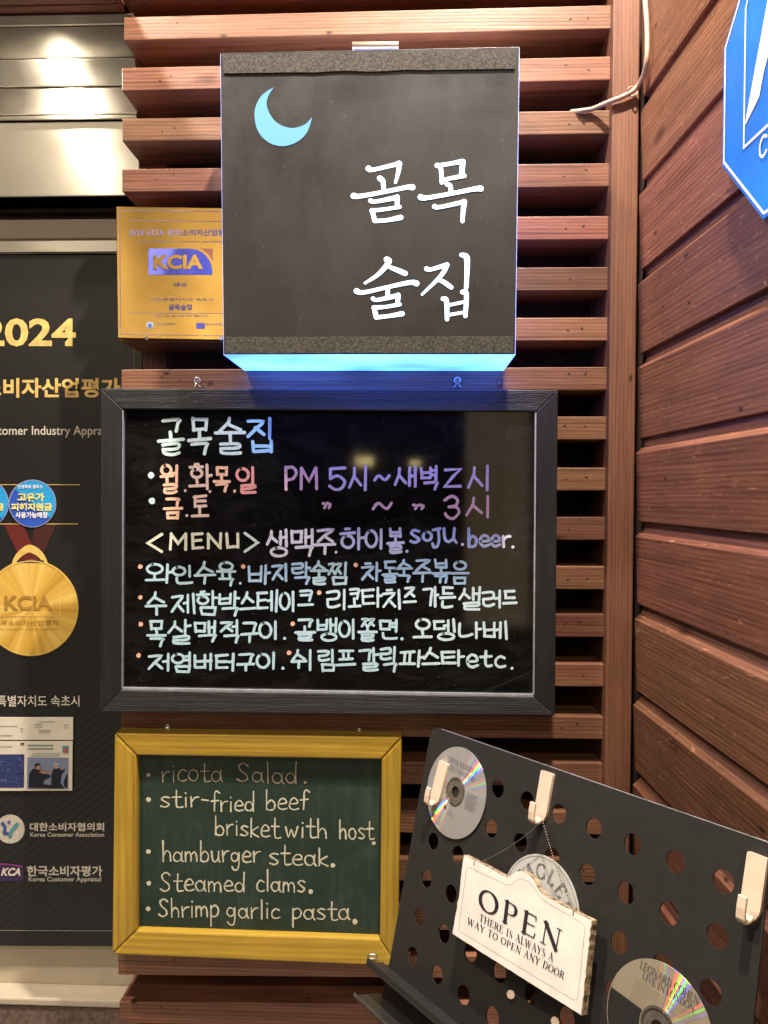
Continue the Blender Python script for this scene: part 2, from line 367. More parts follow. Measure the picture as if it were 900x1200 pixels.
# ------------------------------------------------------------------ writing tools
class Ink:
    """flat strokes of paint laid on a plane"""
    def __init__(s, plane, off=.0004): s.p = plane; s.off = off; s.V = []; s.F = []; s.C = []; s.k = 0
    def poly(s, pts2, col=(1, 1, 1)):
        b = len(s.V); z = s.off + (s.k % 7) * .00005; s.k += 1
        for x, y in pts2: s.V.append(s.p.m(x, y, z)); s.C.append(col)
        s.F.append(tuple(range(b, b + len(pts2))))
    def stroke(s, pts, wd, col=(1, 1, 1), sm=0, rag=.0):
        P = [(p[0], p[1], p[2] if len(p) > 2 else wd) for p in pts]
        if sm and len(P) > 2: P = [tuple(v) for v in smooth_pts(P, sm)]
        q = [P[0]]
        for p in P[1:]:
            if math.hypot(p[0] - q[-1][0], p[1] - q[-1][1]) > .25: q.append(p)
        P = q
        if len(P) < 2: P = [P[0], (P[0][0] + .3, P[0][1], P[0][2])]
        Lf, Rt = [], []; n = len(P); z = s.off + (s.k % 7) * .00005; s.k += 1
        def d(i, j):
            x, y = P[j][0] - P[i][0], P[j][1] - P[i][1]; l = math.hypot(x, y) or 1; return x / l, y / l
        for i in range(n):
            a = d(max(0, i - 1), max(1, i)); c = d(min(i, n - 2), min(i + 1, n - 1))
            tx, ty = a[0] + c[0], a[1] + c[1]; l = math.hypot(tx, ty)
            if l < .3: tx, ty = c; l = 1
            tx, ty = tx / l, ty / l
            k = 1 / max(.62, tx * c[0] + ty * c[1]); h = P[i][2] / 2 * k * (1 + random.uniform(-rag, rag))
            Lf.append((P[i][0] - ty * h, P[i][1] + tx * h)); Rt.append((P[i][0] + ty * h, P[i][1] - tx * h))
        def cap(c, dx, dy, h):
            a0 = math.atan2(dy, dx); return [(c[0] + math.cos(a0 + t) * h, c[1] + math.sin(a0 + t) * h) for t in (-1.05, -.52, 0, .52, 1.05)]
        e = d(n - 2, n - 1); f = d(1, 0)
        b = len(s.V)
        for x, y in Lf + Rt: s.V.append(s.p.m(x, y, z)); s.C.append(col)
        for i in range(n - 1): s.F.append((b + i, b + i + 1, b + n + i + 1, b + n + i))
        ce = cap(P[-1], *e, P[-1][2] / 2); cs = cap(P[0], *f, P[0][2] / 2)
        for cpts, i0, i1 in ((ce, b + 2 * n - 1, b + n - 1), (cs, b, b + n)):
            k0 = len(s.V)
            for x, y in cpts: s.V.append(s.p.m(x, y, z)); s.C.append(col)
            s.F.append((i0, *range(k0, k0 + 5), i1))
    def dot(s, x, y, r, col=(1, 1, 1), n=12):
        s.poly([(x + math.cos(t * 2 * math.pi / n) * r * random.uniform(.88, 1.1), y + math.sin(t * 2 * math.pi / n) * r * random.uniform(.9, 1.12)) for t in range(n)], col)
    def build(s, name, mat, parent, label=None):
        c = sum(s.V, Vector()) / len(s.V)
        me = bpy.data.meshes.new(name); me.from_pydata([tuple(v - c) for v in s.V], [], s.F)
        at_ = me.color_attributes.new('ink', 'FLOAT_COLOR', 'POINT')
        for i, cc in enumerate(s.C): at_.data[i].color = (*cc, 1)
        o = link(name, me, mat, parent, loc=c)
        if label: o['label'] = label
        return o

def circ(cx, cy, rx, ry, n=14, a0=-1.9, turn=2 * math.pi):
    return [(cx + math.cos(a0 + turn * k / n) * rx, cy + math.sin(a0 + turn * k / n) * ry) for k in range(n + 1)]
CON = {
 'ㄱ': [[(0, .08), (.95, .04), (.92, .4), (.82, 1)]],
 'ㄴ': [[(0, 0), (.03, .85), (.5, .95), (1, .82)]],
 'ㄷ': [[(0, .08), (.95, .02)], [(.06, .08), (.08, .88), (1, .85)]],
 'ㄹ': [[(.02, .07), (.9, .02), (.88, .42), (.06, .5)], [(.06, .5), (.1, .92), (.6, .98), (1, .86)]],
 'ㅁ': [[(.02, .03), (.08, .95)], [(.02, .05), (.95, .02), (.9, .93)], [(.08, .93), (.9, .9)]],
 'ㅂ': [[(.02, 0), (.06, .93)], [(.95, 0), (.93, .93)], [(.06, .5), (.93, .46)], [(.06, .93), (.93, .93)]],
 'ㅅ': [[(.46, 0), (.42, .35), (.0, 1)], [(.4, .42), (1, .88)]],
 'ㅇ': [circ(.5, .5, .5, .5)],
 'ㅈ': [[(.02, .08), (.95, .04), (.5, .5), (.02, 1)], [(.46, .5), (1, .95)]],
 'ㅊ': [[(.3, -.06), (.72, -.1)], [(.02, .2), (.95, .16), (.5, .55), (.02, 1)], [(.46, .55), (1, .96)]],
 'ㅋ': [[(0, .08), (.95, .04), (.92, .5), (.82, 1)], [(.02, .52), (.9, .46)]],
 'ㅌ': [[(0, .06), (.95, .0)], [(.06, .06), (.08, .92), (1, .88)], [(.08, .48), (.9, .43)]],
 'ㅍ': [[(0, .06), (1, .02)], [(.3, .06), (.32, .9)], [(.7, .06), (.68, .9)], [(0, .93), (1, .88)]],
 'ㅎ': [[(.35, -.08), (.62, -.1)], [(.0, .2), (1, .15)], circ(.5, .66, .42, .34)],
}
def dbl(c): return [[(x * .44, y) for x, y in s] for s in CON[c]] + [[(.54 + x * .44, y) for x, y in s] for s in CON[c]]
for a, b2 in (('ㄲ', 'ㄱ'), ('ㄸ', 'ㄷ'), ('ㅃ', 'ㅂ'), ('ㅆ', 'ㅅ'), ('ㅉ', 'ㅈ')): CON[a] = dbl(b2)
VV = {'ㅏ': [[(.3, 0), (.3, 1)], [(.3, .45), (1.05, .42)]], 'ㅑ': [[(.3, 0), (.3, 1)], [(.3, .32), (1, .3)], [(.3, .6), (1, .58)]],
 'ㅓ': [[(.7, 0), (.7, 1)], [(-.1, .47), (.7, .44)]], 'ㅕ': [[(.7, 0), (.7, 1)], [(-.1, .3), (.7, .28)], [(-.1, .62), (.7, .6)]],
 'ㅣ': [[(.5, 0), (.48, 1)]], 'ㅐ': [[(.2, .05), (.2, .95)], [(.88, 0), (.88, 1)], [(.2, .5), (.88, .46)]],
 'ㅔ': [[(-.2, .48), (.3, .45)], [(.3, .05), (.3, .95)], [(.92, 0), (.92, 1)]]}
HV = {'ㅗ': [[(.48, 0), (.5, .8)], [(0, .9), (1, .82)]], 'ㅛ': [[(.3, 0), (.32, .8)], [(.65, 0), (.65, .8)], [(0, .9), (1, .82)]],
 'ㅜ': [[(0, .2), (1, .12)], [(.52, .18), (.5, 1)]], 'ㅠ': [[(0, .2), (1, .12)], [(.33, .18), (.3, 1)], [(.68, .15), (.68, 1)]], 'ㅡ': [[(0, .55), (1, .48)]]}
MV = {'ㅘ': ('ㅗ', 'ㅏ'), 'ㅙ': ('ㅗ', 'ㅐ'), 'ㅚ': ('ㅗ', 'ㅣ'), 'ㅝ': ('ㅜ', 'ㅓ'), 'ㅞ': ('ㅜ', 'ㅔ'), 'ㅟ': ('ㅜ', 'ㅣ'), 'ㅢ': ('ㅡ', 'ㅣ')}
CH = 'ㄱㄲㄴㄷㄸㄹㅁㅂㅃㅅㅆㅇㅈㅉㅊㅋㅌㅍㅎ'; JU = 'ㅏㅐㅑㅒㅓㅔㅕㅖㅗㅘㅙㅚㅛㅜㅝㅞㅟㅠㅡㅢㅣ'
JO = ['', 'ㄱ', 'ㄲ', 'ㄳ', 'ㄴ', 'ㄵ', 'ㄶ', 'ㄷ', 'ㄹ', 'ㄺ', 'ㄻ', 'ㄼ', 'ㄽ', 'ㄾ', 'ㄿ', 'ㅀ', 'ㅁ', 'ㅂ', 'ㅄ', 'ㅅ', 'ㅆ', 'ㅇ', 'ㅈ', 'ㅊ', 'ㅋ', 'ㅌ', 'ㅍ', 'ㅎ']
def hangul(ch):
    i = ord(ch) - 0xAC00; c, v, f = CH[i // 588], JU[i % 588 // 28], JO[i % 28]
    out = []
    def put(st, b):
        x0, y0, x1, y1 = b
        for s_ in st: out.append([(x0 + x * (x1 - x0), y0 + y * (y1 - y0)) for x, y in s_])
    if v in VV:
        wide = v in 'ㅐㅔ'; cx = .50 if wide else .62
        if f: put(CON[c], (.02, .06, cx, .52)); put(VV[v], (cx + .08, 0, 1, .60)); put(CON[f], (.22, .68, .96, 1))
        else: put(CON[c], (.0, .08, cx, .92)); put(VV[v], (cx + .1, 0, 1, 1))
    elif v in HV:
        if f: put(CON[c], (.16, .0, .84, .34)); put(HV[v], (0, .34, 1, .64)); put(CON[f], (.16, .70, .84, 1))
        else: put(CON[c], (.12, .0, .88, .52)); put(HV[v], (0, .54, 1, 1))
    else:
        h, u = MV[v]
        if f: put(CON[c], (.06, .0, .6, .34)); put(HV[h], (0, .36, .7, .62)); put(VV[u], (.72, 0, 1, .64)); put(CON[f], (.2, .70, .92, 1))
        else: put(CON[c], (.04, .0, .62, .50)); put(HV[h], (0, .52, .68, .9)); put(VV[u], (.72, 0, 1, 1))
    return out
LAT = {  # hand letters in a box, y down, 0..1 from cap line to base line
 'P': [[(.05, 0), (.08, 1)], [(.05, .06), (.6, .0), (.95, .22), (.7, .5), (.1, .58)]],
 'M': [[(.05, 0), (.02, 1)], [(.05, .02), (.5, .62), (.92, .02)], [(.92, .0), (.95, 1)]],
 'E': [[(.05, 0), (.1, 1)], [(.05, .03), (.95, -.02)], [(.08, .48), (.85, .45)], [(.1, .98), (1, .94)]],
 'N': [[(.03, 0), (.08, 1)], [(.03, .02), (.9, .98)], [(.95, 0), (.9, .98)]],
 'U': [[(.05, 0), (.1, .98), (.9, .93)], [(.92, 0), (.92, 1)]],
 '5': [[(.06, .04), (.98, .0)], [(.06, .04), (.05, .5)], [(.05, .5), (.5, .36), (.95, .62), (.75, .94), (.35, 1), (.0, .84)]],
 'Z': [[(.05, .05), (.98, .0), (.5, .45), (.0, .98), (.97, .95)]],
 '3': [[(0, .18), (.5, .0), (.9, .18), (.75, .42), (.3, .48)], [(.3, .48), (.85, .5), (1, .75), (.6, 1), (.2, .92), (.05, .78)]],
 '~': [[(0, 1), (.15, .3), (.35, .1), (.6, .75), (.8, .85), (1, .0)]],
 '<': [[(1, 0), (0, .5), (1, 1)]], '>': [[(0, 0), (1, .5), (0, 1)]],
 's': [[(.95, .1), (.4, .0), (.08, .25), (.5, .5), (.95, .75), (.5, 1), (.0, .9)]],
 'o': [circ(.5, .5, .48, .48)],
 'j': [[(.1, .08), (.95, .0)], [(.72, .1), (.8, .6), (.6, .95), (.2, 1), (.0, .8)]],
 'u': [[(.05, .0), (.1, .7), (.4, .95), (.8, .7)], [(.85, 0), (.8, .7), (1, 1)]],
 'b': [[(.05, 0), (.1, 1)], [(.1, .65), (.5, .42), (.95, .6), (.85, .92), (.4, 1), (.1, .93)]],
 'e': [[(.1, .55), (.9, .5), (.85, .15), (.45, .0), (.08, .3), (.08, .75), (.45, 1), (1, .85)]],
 'r': [[(.15, 0), (.2, 1)], [(.2, .4), (.5, .08), (1, .0)]],
 't': [[(.5, 0), (.45, .75), (.62, 1), (1, .95)], [(0, .38), (1, .33)]],
 'c': [[(.95, .15), (.5, .0), (.08, .35), (.12, .8), (.5, 1), (1, .9)]],
 '”': [[(.1, .1), (.4, .3), (.25, .95)], [(.6, .05), (.95, .3), (.8, .95)]],
}
def write(ink, ch, x0, x1, y0, y1, col, wd=3.5):
    st = hangul(ch) if ord(ch) >= 0xAC00 and ord(ch) < 0xD7A4 else LAT[ch]
    w_ = x1 - x0 - wd * .7; h_ = y1 - y0 - wd * .8; x0 += wd * .35; y0 += wd * .4
    lean = random.uniform(-.02, .03)
    for s_ in st:
        round_ = len(s_) > 5 or ch in '53~seucjrtb”P'
        pts = []
        for x, y in s_:
            j = .0 if round_ else .022
            pts.append((x0 + (x + random.uniform(-j, j) - lean * (y - .5)) * w_, y0 + (y + random.uniform(-j, j)) * h_, wd * random.uniform(.9, 1.08)))
        ink.stroke(pts, wd, col, sm=4 if round_ else (3 if len(s_) == 4 else 0))

def text(s_, rect, plane, mat, parent, name='lettering', bold=.0, off=.0005, shear=0.0, ext=0.0, slope=0.0, label=None):
    """printed lettering, fitted to the place it has on its plane; rect = pixel box of the ink"""
    cu = bpy.data.curves.new(name, 'FONT'); cu.body = s_; cu.size = 1; cu.offset = bold; cu.resolution_u = 3; cu.shear = shear
    me = curve_mesh(cu)
    xs = [v.co.x for v in me.vertices]; ys = [v.co.y for v in me.vertices]
    if not xs: return None
    x0, x1, y0, y1 = min(xs), max(xs), min(ys), max(ys); rx0, ry0, rx1, ry1 = rect
    pts = []
    for v in me.vertices:
        fx = (v.co.x - x0) / (x1 - x0); fy = (y1 - v.co.y) / (y1 - y0)
        pts.append(plane.m(rx0 + fx * (rx1 - rx0), ry0 + fy * (ry1 - ry0) + slope * fx, off))
    c = sum(pts, Vector()) / len(pts)
    for v, p in zip(me.vertices, pts): v.co = p - c
    o = link(name, me, mat, parent, loc=c)
    if label: o['label'] = label
    return o

# roman capitals for printed signs: strokes (points, weight, serif at start, serif at end)
T, K = .05, .15
def arc(cx, cy, rx, ry, a, b, n=10, w0=T, w1=K):
    out = []
    for k in range(n + 1):
        t = R(a + (b - a) * k / n); out.append((cx + rx * math.cos(t), cy - ry * math.sin(t), w0 + (w1 - w0) * abs(math.cos(t))))
    return out
ROM = {
 'O': (.86, [(arc(.43, .5, .37, .47, 0, 360, 28), 0, 0)]), 'C': (.78, [(arc(.44, .5, .37, .47, 40, 320, 22), 0, 0), ([(.72, .12), (.72, .3)], T, 0)]),
 'G': (.84, [(arc(.44, .5, .37, .47, 40, 320, 22), 0, 0), ([(.76, .55), (.76, .92)], K, 1), ([(.72, .12), (.72, .28)], T, 0)]),
 'P': (.66, [([(.16, .02), (.16, .98)], K, 3), ([(.16, .03, T), (.38, .03, T), (.52, .1, T + .05), (.57, .27, K), (.52, .45, T + .05), (.38, .53, T), (.16, .53, T)], 0, 0)]),
 'R': (.76, [([(.16, .02), (.16, .98)], K, 3), ([(.16, .03, T), (.38, .03, T), (.52, .1, T + .05), (.57, .26, K), (.52, .43, T + .05), (.38, .5, T), (.16, .5, T)], 0, 0), ([(.36, .5), (.72, .98)], K * .9, 1)]),
 'D': (.82, [([(.16, .02), (.16, .98)], K, 3), ([(.16, .03, T), (.4, .03, T), (.62, .14, T + .06), (.72, .5, K), (.62, .86, T + .06), (.4, .97, T), (.16, .97, T)], 0, 0)]),
 'E': (.68, [([(.16, .02), (.16, .98)], K, 3), ([(.16, .03), (.58, .03), (.6, .2)], T, 0), ([(.16, .48), (.48, .48)], T, 1), ([(.16, .97), (.6, .97), (.64, .76)], T, 0)]),
 'F': (.62, [([(.16, .02), (.16, .98)], K, 3), ([(.16, .03), (.56, .03), (.58, .2)], T, 0), ([(.16, .48), (.46, .48)], T, 1)]),
 'L': (.62, [([(.16, .02), (.16, .98)], K, 3), ([(.16, .97), (.55, .97), (.59, .74)], T, 0)]),
 'N': (.88, [([(.15, .02), (.15, .98)], T, 3), ([(.13, .02), (.74, .98)], K, 0), ([(.74, .02), (.74, .98)], T, 2)]),
 'M': (1.0, [([(.14, .02), (.12, .98)], T, 3), ([(.14, .02), (.5, .9)], K, 0), ([(.86, .02), (.5, .9)], T, 0), ([(.86, .02), (.88, .98)], K, 3)]),
 'T': (.74, [([(.37, .02), (.37, .98)], K, 1), ([(.05, .2), (.06, .03), (.68, .03), (.69, .2)], T, 0)]),
 'H': (.88, [([(.16, .02), (.16, .98)], K, 3), ([(.72, .02), (.72, .98)], K, 3), ([(.16, .49), (.72, .49)], T, 0)]),
 'I': (.38, [([(.19, .02), (.19, .98)], K, 3)]),
 'K': (.8, [([(.16, .02), (.16, .98)], K, 3), ([(.66, .02), (.2, .55)], T, 2), ([(.3, .45), (.72, .98)], K, 1)]),
 'S': (.58, [([(.5, .2, T), (.42, .05, T), (.22, .02, T), (.1, .16, K * .8), (.16, .36, K * .9), (.4, .56, K), (.5, .76, K * .8), (.38, .97, T), (.16, .97, T), (.07, .78, T)], 0, 0)]),
 'A': (.82, [([(.41, .0), (.1, .98)], T, 1), ([(.41, .0), (.72, .98)], K, 1), ([(.2, .64), (.6, .64)], T, 0)]),
 'W': (1.1, [([(.08, .02), (.32, .98)], K, 2), ([(.55, .04), (.32, .98)], T, 0), ([(.55, .04), (.78, .98)], K, 0), ([(1.0, .02), (.78, .98)], T, 2)]),
 'Y': (.78, [([(.08, .02), (.38, .52)], K, 2), ([(.7, .02), (.38, .52)], T, 2), ([(.38, .5), (.38, .98)], K, 1)]),
 'U': (.84, [([(.16, .02, K), (.16, .66, K), (.3, .94, T + .03), (.5, .95, T), (.68, .66, T), (.68, .02, T)], 0, 0), ([(.06, .03), (.26, .03)], T, 0), ([(.58, .03), (.78, .03)], T, 0)]),
}
def roman(s_, quad, ink, col=(0, 0, 0), track=.06, space=.34):
    tot = sum((ROM[c][0] + track if c != ' ' else space) for c in s_) - track; x = 0.0
    TL, TR, BR, BL = [Vector(q) for q in quad]
    hpx = (BL - TL).length; kx = (TR - TL).length / tot
    def mp(u, v): a = TL.lerp(TR, u / tot); b_ = BL.lerp(BR, u / tot); return a.lerp(b_, v)
    for c in s_:
        if c == ' ': x += space; continue
        wd, sts = ROM[c]
        for st in sts:
            pts, wt, sf = st[0], st[1], st[2]
            if sf == 0 and len(st) > 3: pass
            P = [(*mp(x + p[0], p[1]), (p[2] if len(p) > 2 else wt) * (kx * .5 + hpx * .5)) for p in pts]
            ink.stroke(P, P[0][2], col, sm=3 if len(pts) > 5 and len(pts) < 12 else 0)
            for bit, pt in ((2, pts[0]), (1, pts[-1])):
                if sf & bit:
                    a = mp(x + pt[0] - .11, pt[1]); b_ = mp(x + pt[0] + .11, pt[1]); ink.stroke([tuple(a), tuple(b_)], .045 * hpx, col)
        x += wd + track

def flat_shape(name, loops_uv, thick, mat, parent, M, bevel=0):
    """plate cut from 2D loops (first outer, others holes), thickness thick, placed by matrix M"""
    cu = bpy.data.curves.new(name, 'CURVE'); cu.dimensions = '2D'; cu.fill_mode = 'BOTH'; cu.extrude = thick / 2; cu.bevel_depth = bevel; cu.bevel_resolution = 1
    if bevel: cu.extrude -= bevel; cu.offset = -bevel
    for lp in loops_uv:
        sp = cu.splines.new('POLY'); sp.points.add(len(lp) - 1); sp.use_cyclic_u = True
        for i, (u, v) in enumerate(lp): sp.points[i].co = (u, v, 0, 1)
    me = curve_mesh(cu); me.name = name
    return link(name, me, mat, parent, M=M)
def frameM(plane, o):
    return Matrix(((plane.h.x, plane.v.x, plane.n.x, o.x), (plane.h.y, plane.v.y, plane.n.y, o.y), (plane.h.z, plane.v.z, plane.n.z, o.z), (0, 0, 0, 1)))

# =================================================================== SETTING
g = box('pavement', (-3.2, -3.2, -.12), (.62, .14, 0), M_paver); tag(g, kind='structure')
road = box('ground', (-30, -30, -.30), (30, 30, -.125), M_asphalt); tag(road, kind='structure')

# ---- slatted wall straight ahead
slats = empty('slatted_wall', (-.08, .1, 0), 'reddish brown slatted wooden wall behind the signs, open gaps between the slats', 'wall')
right_y = [-115, -55, 6, 66, 129, 191, 253, 313, 372, 430, 488, 548, 606, 664, 720, 778, 840, 895, 952, 1008, 1066, 1122, 1178, 1236]
left_y = [-98, -38, 20, 79.5, 139, 198, 257, 316, 374.5, 433, 490, 547.5, 605, 662, 719, 776, 833, 890, 947, 1004, 1060, 1117, 1174, 1232]
M_nail = plain('rusty nail dent', (.02, .012, .010), rough=.8)
NAIL = bpy.data.meshes.new('nail_mark')
NAIL.from_pydata([(.0022 * math.cos(t / 8 * math.tau), 0, .0013 * math.sin(t / 8 * math.tau)) for t in range(8)], [], [tuple(range(8))]); NAIL.materials.append(M_nail)
for i, (l, r_) in enumerate(zip(left_y, right_y)):
    xl = at(144 - 5 * max(0, l) / 1200, l, 0).x + random.uniform(-.0015, .0015); xr = .3035
    zl = at(144, l, 0).z; zr = at(712, r_, 0).z; hgt = .0355
    fr = [(xl, 0, zl), (xl, 0, zl - hgt), (xr, 0, zr - hgt), (xr, 0, zr)]
    so_ = prism('slat', fr, (0, .088, 0), M_slat, slats, .0012)
    for px_ in (186, 205, 668, 690):
        if random.random() < .12: continue
        c_ = at(px_ + random.uniform(-5, 5), 0, 0).x; f_ = (c_ - xl) / (xr - xl); zz = zl + (zr - zl) * f_ - hgt * random.uniform(.25, .6)
        nl = bpy.data.objects.new('nail_mark', NAIL); COL.objects.link(nl); nl.parent = so_; nl.matrix_parent_inverse = PINV(so_)
        nl.matrix_basis = Matrix.Translation((c_, -.0002, zz)) @ Matrix.Rotation(random.uniform(-.9, .9), 4, 'Y') @ Matrix.Diagonal((random.uniform(.7, 1.5), 1, random.uniform(.7, 1.3), 1))
# posts behind and the proud end post
box('post', (-.455, .089, 0), (-.415, .128, 2.6), M_post, slats, .001)
p = prism('post', [at(719.5, -60, -.017), at(711, 700, -.017).lerp(at(719.5, -60, -.017), -2.0), at(742, 700, -.017).lerp(at(751.5, -60, -.017), -2.0), at(751.5, -60, -.017)], (0, .14, 0), M_post, slats, .0025)
p['label'] = 'upright corner post standing proud of the slats'
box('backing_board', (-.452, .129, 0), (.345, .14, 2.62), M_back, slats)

# ---- planked wall on the right
W0 = Vector((.3430, -.017, 0)); WD = Vector((.05544, -.99846, 0)); WN = Vector((-.99846, -.05544, 0))
WP = Plane(W0 + Vector((0, 0, 1.6)), WN)
planks = empty('planked_wall', (W0.x, W0.y - .5, 0), 'reddish brown wall of wide horizontal planks with bevelled edges on the right', 'wall')
gaps_px = [8, 123, 218, 320, 416, 514, 611, 708, 810, 905]     # top edge of each gap at the corner
gz = [WP.m(744, y_).z for y_ in gaps_px]
pit = (gz[0] - gz[-1]) / 9
gz = [gz[0] + pit * 1] + gz + [gz[-1] - pit * k for k in (1, 2, 3)]
def wp(u, z, out): return W0 + WD * u + Vector((0, 0, z)) + WN * out
MW = Matrix(((WD.x, -WN.x, 0, 0), (WD.y, -WN.y, 0, 0), (0, 0, 1, 0), (0, 0, 0, 1)))   # local x along the wall, y into it
for i in range(len(gz) - 1):
    zt, zb = gz[i] - .006, gz[i + 1]           # top of tongue, bottom of face
    prof = [(-.0045, zb), (0, zt - .017), (-.0115, zt - .0065), (-.0115, zt + .008), (-.024, zt + .008), (-.024, zb)]
    ln0, ln1 = -.004 - random.uniform(0, .002), 1.15
    c = Vector((W0.x + WD.x * .57, W0.y + WD.y * .57, (zt + zb) / 2))
    tw = random.uniform(-.0012, .0012)
    vs = []
    for ln in (ln0, ln1):
        for o_, z_ in prof: vs.append(Vector((ln - .57, -(o_ + tw), z_ - c.z)))
    n_ = len(prof)
    fs = [tuple(range(n_)), tuple(range(2 * n_ - 1, n_ - 1, -1))] + [(k, k + n_, (k + 1) % n_ + n_, (k + 1) % n_) for k in range(n_)]
    me = mesh_pf('plank', vs, fs)
    link('plank', me, M_plank, planks, .0012, M=Matrix.Translation(c) @ MW)
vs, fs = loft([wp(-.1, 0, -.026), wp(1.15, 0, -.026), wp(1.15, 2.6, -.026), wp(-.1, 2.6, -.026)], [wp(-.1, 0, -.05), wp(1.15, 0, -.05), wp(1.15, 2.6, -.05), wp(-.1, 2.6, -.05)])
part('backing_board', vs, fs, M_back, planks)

# ---- shop front to the left
bay = empty('shop_front_wall', (-1.0, .14, 0), 'cream painted shop front wall left of the slatted wall', 'wall')
zc = at(60, 297, .13).z
box('wall_panel', (-2.2, .145, 0), (-.4525, .16, zc + .02), M_cream, bay)
b_ = lambda py, y: at(60, py, y).z
box('door_trim', (-2.2, .118, b_(279, .118)), (-.4525, .144, b_(257, .118)), M_cream, bay, .001)
box('door_trim', (-2.2, .127, b_(297, .127)), (-.4525, .143, b_(280, .127)), M_steel, bay, .001)
box('lintel', (-2.2, .140, b_(256, .14)), (-.4525, .20, b_(226, .14)), M_dkbrown, bay)
box('lintel_trim', (-2.2, .128, b_(249, .128)), (-.4525, .1395, b_(244, .128)), M_dkbrown, bay, .001)
led = box('wall_ledge', (-2.2, .105, 0), (-.4525, .1445, b_(1180, .105)), M_brownstone, bay, .004)
box('ledge_trim', (-2.2, .101, b_(1180, .101) + .0005), (-.4525, .1445, b_(1171, .101)), M_cream, bay, .003)
# steel shutter housing, four folded faces
hs = empty('shutter_housing', (-1.0, .1, b_(231, .07)), 'brushed stainless steel shutter housing above the door', 'shutter housing')
bands = [(17, 30, .045, .052), (31, 68, .055, .075), (69, 101, .050, .066), (102, 134, .070, .062), (135, 140, .060, .060), (141, 230, .068, .074)]
for (p0, p1, y0, y1) in bands:
    a = b_(p0, y0); c = b_(p1, y1)
    fr = [(-2.2, y0, a), (-2.2, y1, c), (-2.2, .17, c), (-2.2, .17, a)]
    prism('steel_panel', fr, (1.7465, 0, 0), M_steel, hs, .0015)
sof = empty('bay_soffit', (-1.0, 0, 2.36), 'ridged reddish wooden soffit over the door bay', 'soffit')
zs = at(60, 15, .04).z + .004
for k in range(9):
    box('soffit_board', (-2.2, .030 - .032 * k, zs), (-.4725, .0585 - .032 * k, zs + .02), M_soffit, sof, .002)
box('soffit_board', (-2.2, -.30, zs + .021), (-.4725, .17, zs + .04), M_soffit, sof)

# main soffit high above, with its downlights
M_pale = plain('pale painted soffit', (.55, .50, .41), rough=.6, noise=.08)
ms = empty('main_soffit', (-.6, -1.2, 3.05), 'pale painted board soffit high above the slatted wall', 'soffit')
for k in range(13):
    box('soffit_board', (-2.2, .16 - .2 * (k + 1) + .006, 3.05), (.62, .16 - .2 * k, 3.07), M_pale, ms, .002)
box('wall_panel', (-2.2, .162, 2.35), (.62, .20, 3.1), M_render, bay)

def spot_fixture(x, y, z, power, rad, col, ang=150, lab='', name='downlight'):
    e = empty(name, (x, y, z), lab, 'downlight', 'ceiling downlights')
    bm = bmesh.new()
    n = 24
    prof = [(rad * 1.0, -.002), (rad * 1.35, -.004), (rad * 1.4, .004), (rad * 1.05, .020), (rad * 1.0, .012)]
    rings = [[bm.verts.new((r_ * math.cos(2 * math.pi * k / n), r_ * math.sin(2 * math.pi * k / n), h)) for k in range(n)] for r_, h in prof]
    for a, b2 in zip(rings, rings[1:]):
        for k in range(n): bm.faces.new((a[k], a[(k + 1) % n], b2[(k + 1) % n], b2[k]))
    me = bpy.data.meshes.new('trim_ring'); bm.to_mesh(me); bm.free()
    link('trim_ring', me, M_ring, e, loc=(x, y, z), smooth=True)
    me = bpy.data.meshes.new('lens'); me.from_pydata([(rad * math.cos(2 * math.pi * k / n), rad * math.sin(2 * math.pi * k / n), .006) for k in range(n)], [], [tuple(range(n))])
    link('lens', me, M_lamp, e, loc=(x, y, z))
    ld = bpy.data.lights.new('downlight', 'SPOT'); ld.energy = power; ld.color = col; ld.spot_size = R(ang); ld.spot_blend = .6; ld.shadow_soft_size = rad * .9
    lo = bpy.data.objects.new('lamp_light', ld); COL.objects.link(lo); lo.location = (x, y, z - .012); lo.parent = e; lo.matrix_parent_inverse = PINV(e)
    return e
labs = ['round downlight in the high soffit nearest the planked wall', 'round downlight in the high soffit nearest the door bay', 'round downlight in the high soffit farthest out over the pavement']
for (x, y, z, pw, rd, cl), lb in zip(DOWNLIGHTS, labs): spot_fixture(x, y, z + .02, pw, rd, cl, lab=lb)
x, y, z, pw, cl = BAY_LIGHT
spot_fixture(x, y, zs - .004, pw, .016, cl, ang=165, lab='small warm downlight under the bay soffit close to the steel housing')

# ---- across the alley
opp = empty('opposite_building', (-.5, -7.2, 0), 'dark rendered building across the alley with lit upper windows and door added for fill and reflections', 'building')
box('wall', (-7, -7.4, -.12), (6, -7.2, 6.5), M_render, opp)
for k, (x0, x1, z0, z1) in enumerate([(-4.6, -3.0, 2.9, 4.2), (-2.6, -1.2, 2.9, 4.2), (.9, 2.3, 3.9, 5.2), (2.9, 4.3, 2.9, 4.2)]):  # invented lit windows, placed as fill light
    wf = box('fill_window', (x0, -7.2, z0), (x1, -7.16, z1), M_dkbrown, opp)
    box('fill_pane', (x0 + .06, -7.16, z0 + .06), ((x0 + x1) / 2 - .03, -7.15, z1 - .06), M_fill_window, wf)
    box('fill_pane', ((x0 + x1) / 2 + .03, -7.16, z0 + .06), (x1 - .06, -7.15, z1 - .06), M_fill_window, wf)
dr = box('door', (.50, -7.2, -.12), (2.1, -7.15, 3.4), M_dkbrown, opp)  # invented lit door, placed for its reflection in the menu board
for xa in (.58, 1.34): box('fill_pane', (xa, -7.15, .1), (xa + .68, -7.14, 3.3), M_door_glow, dr)
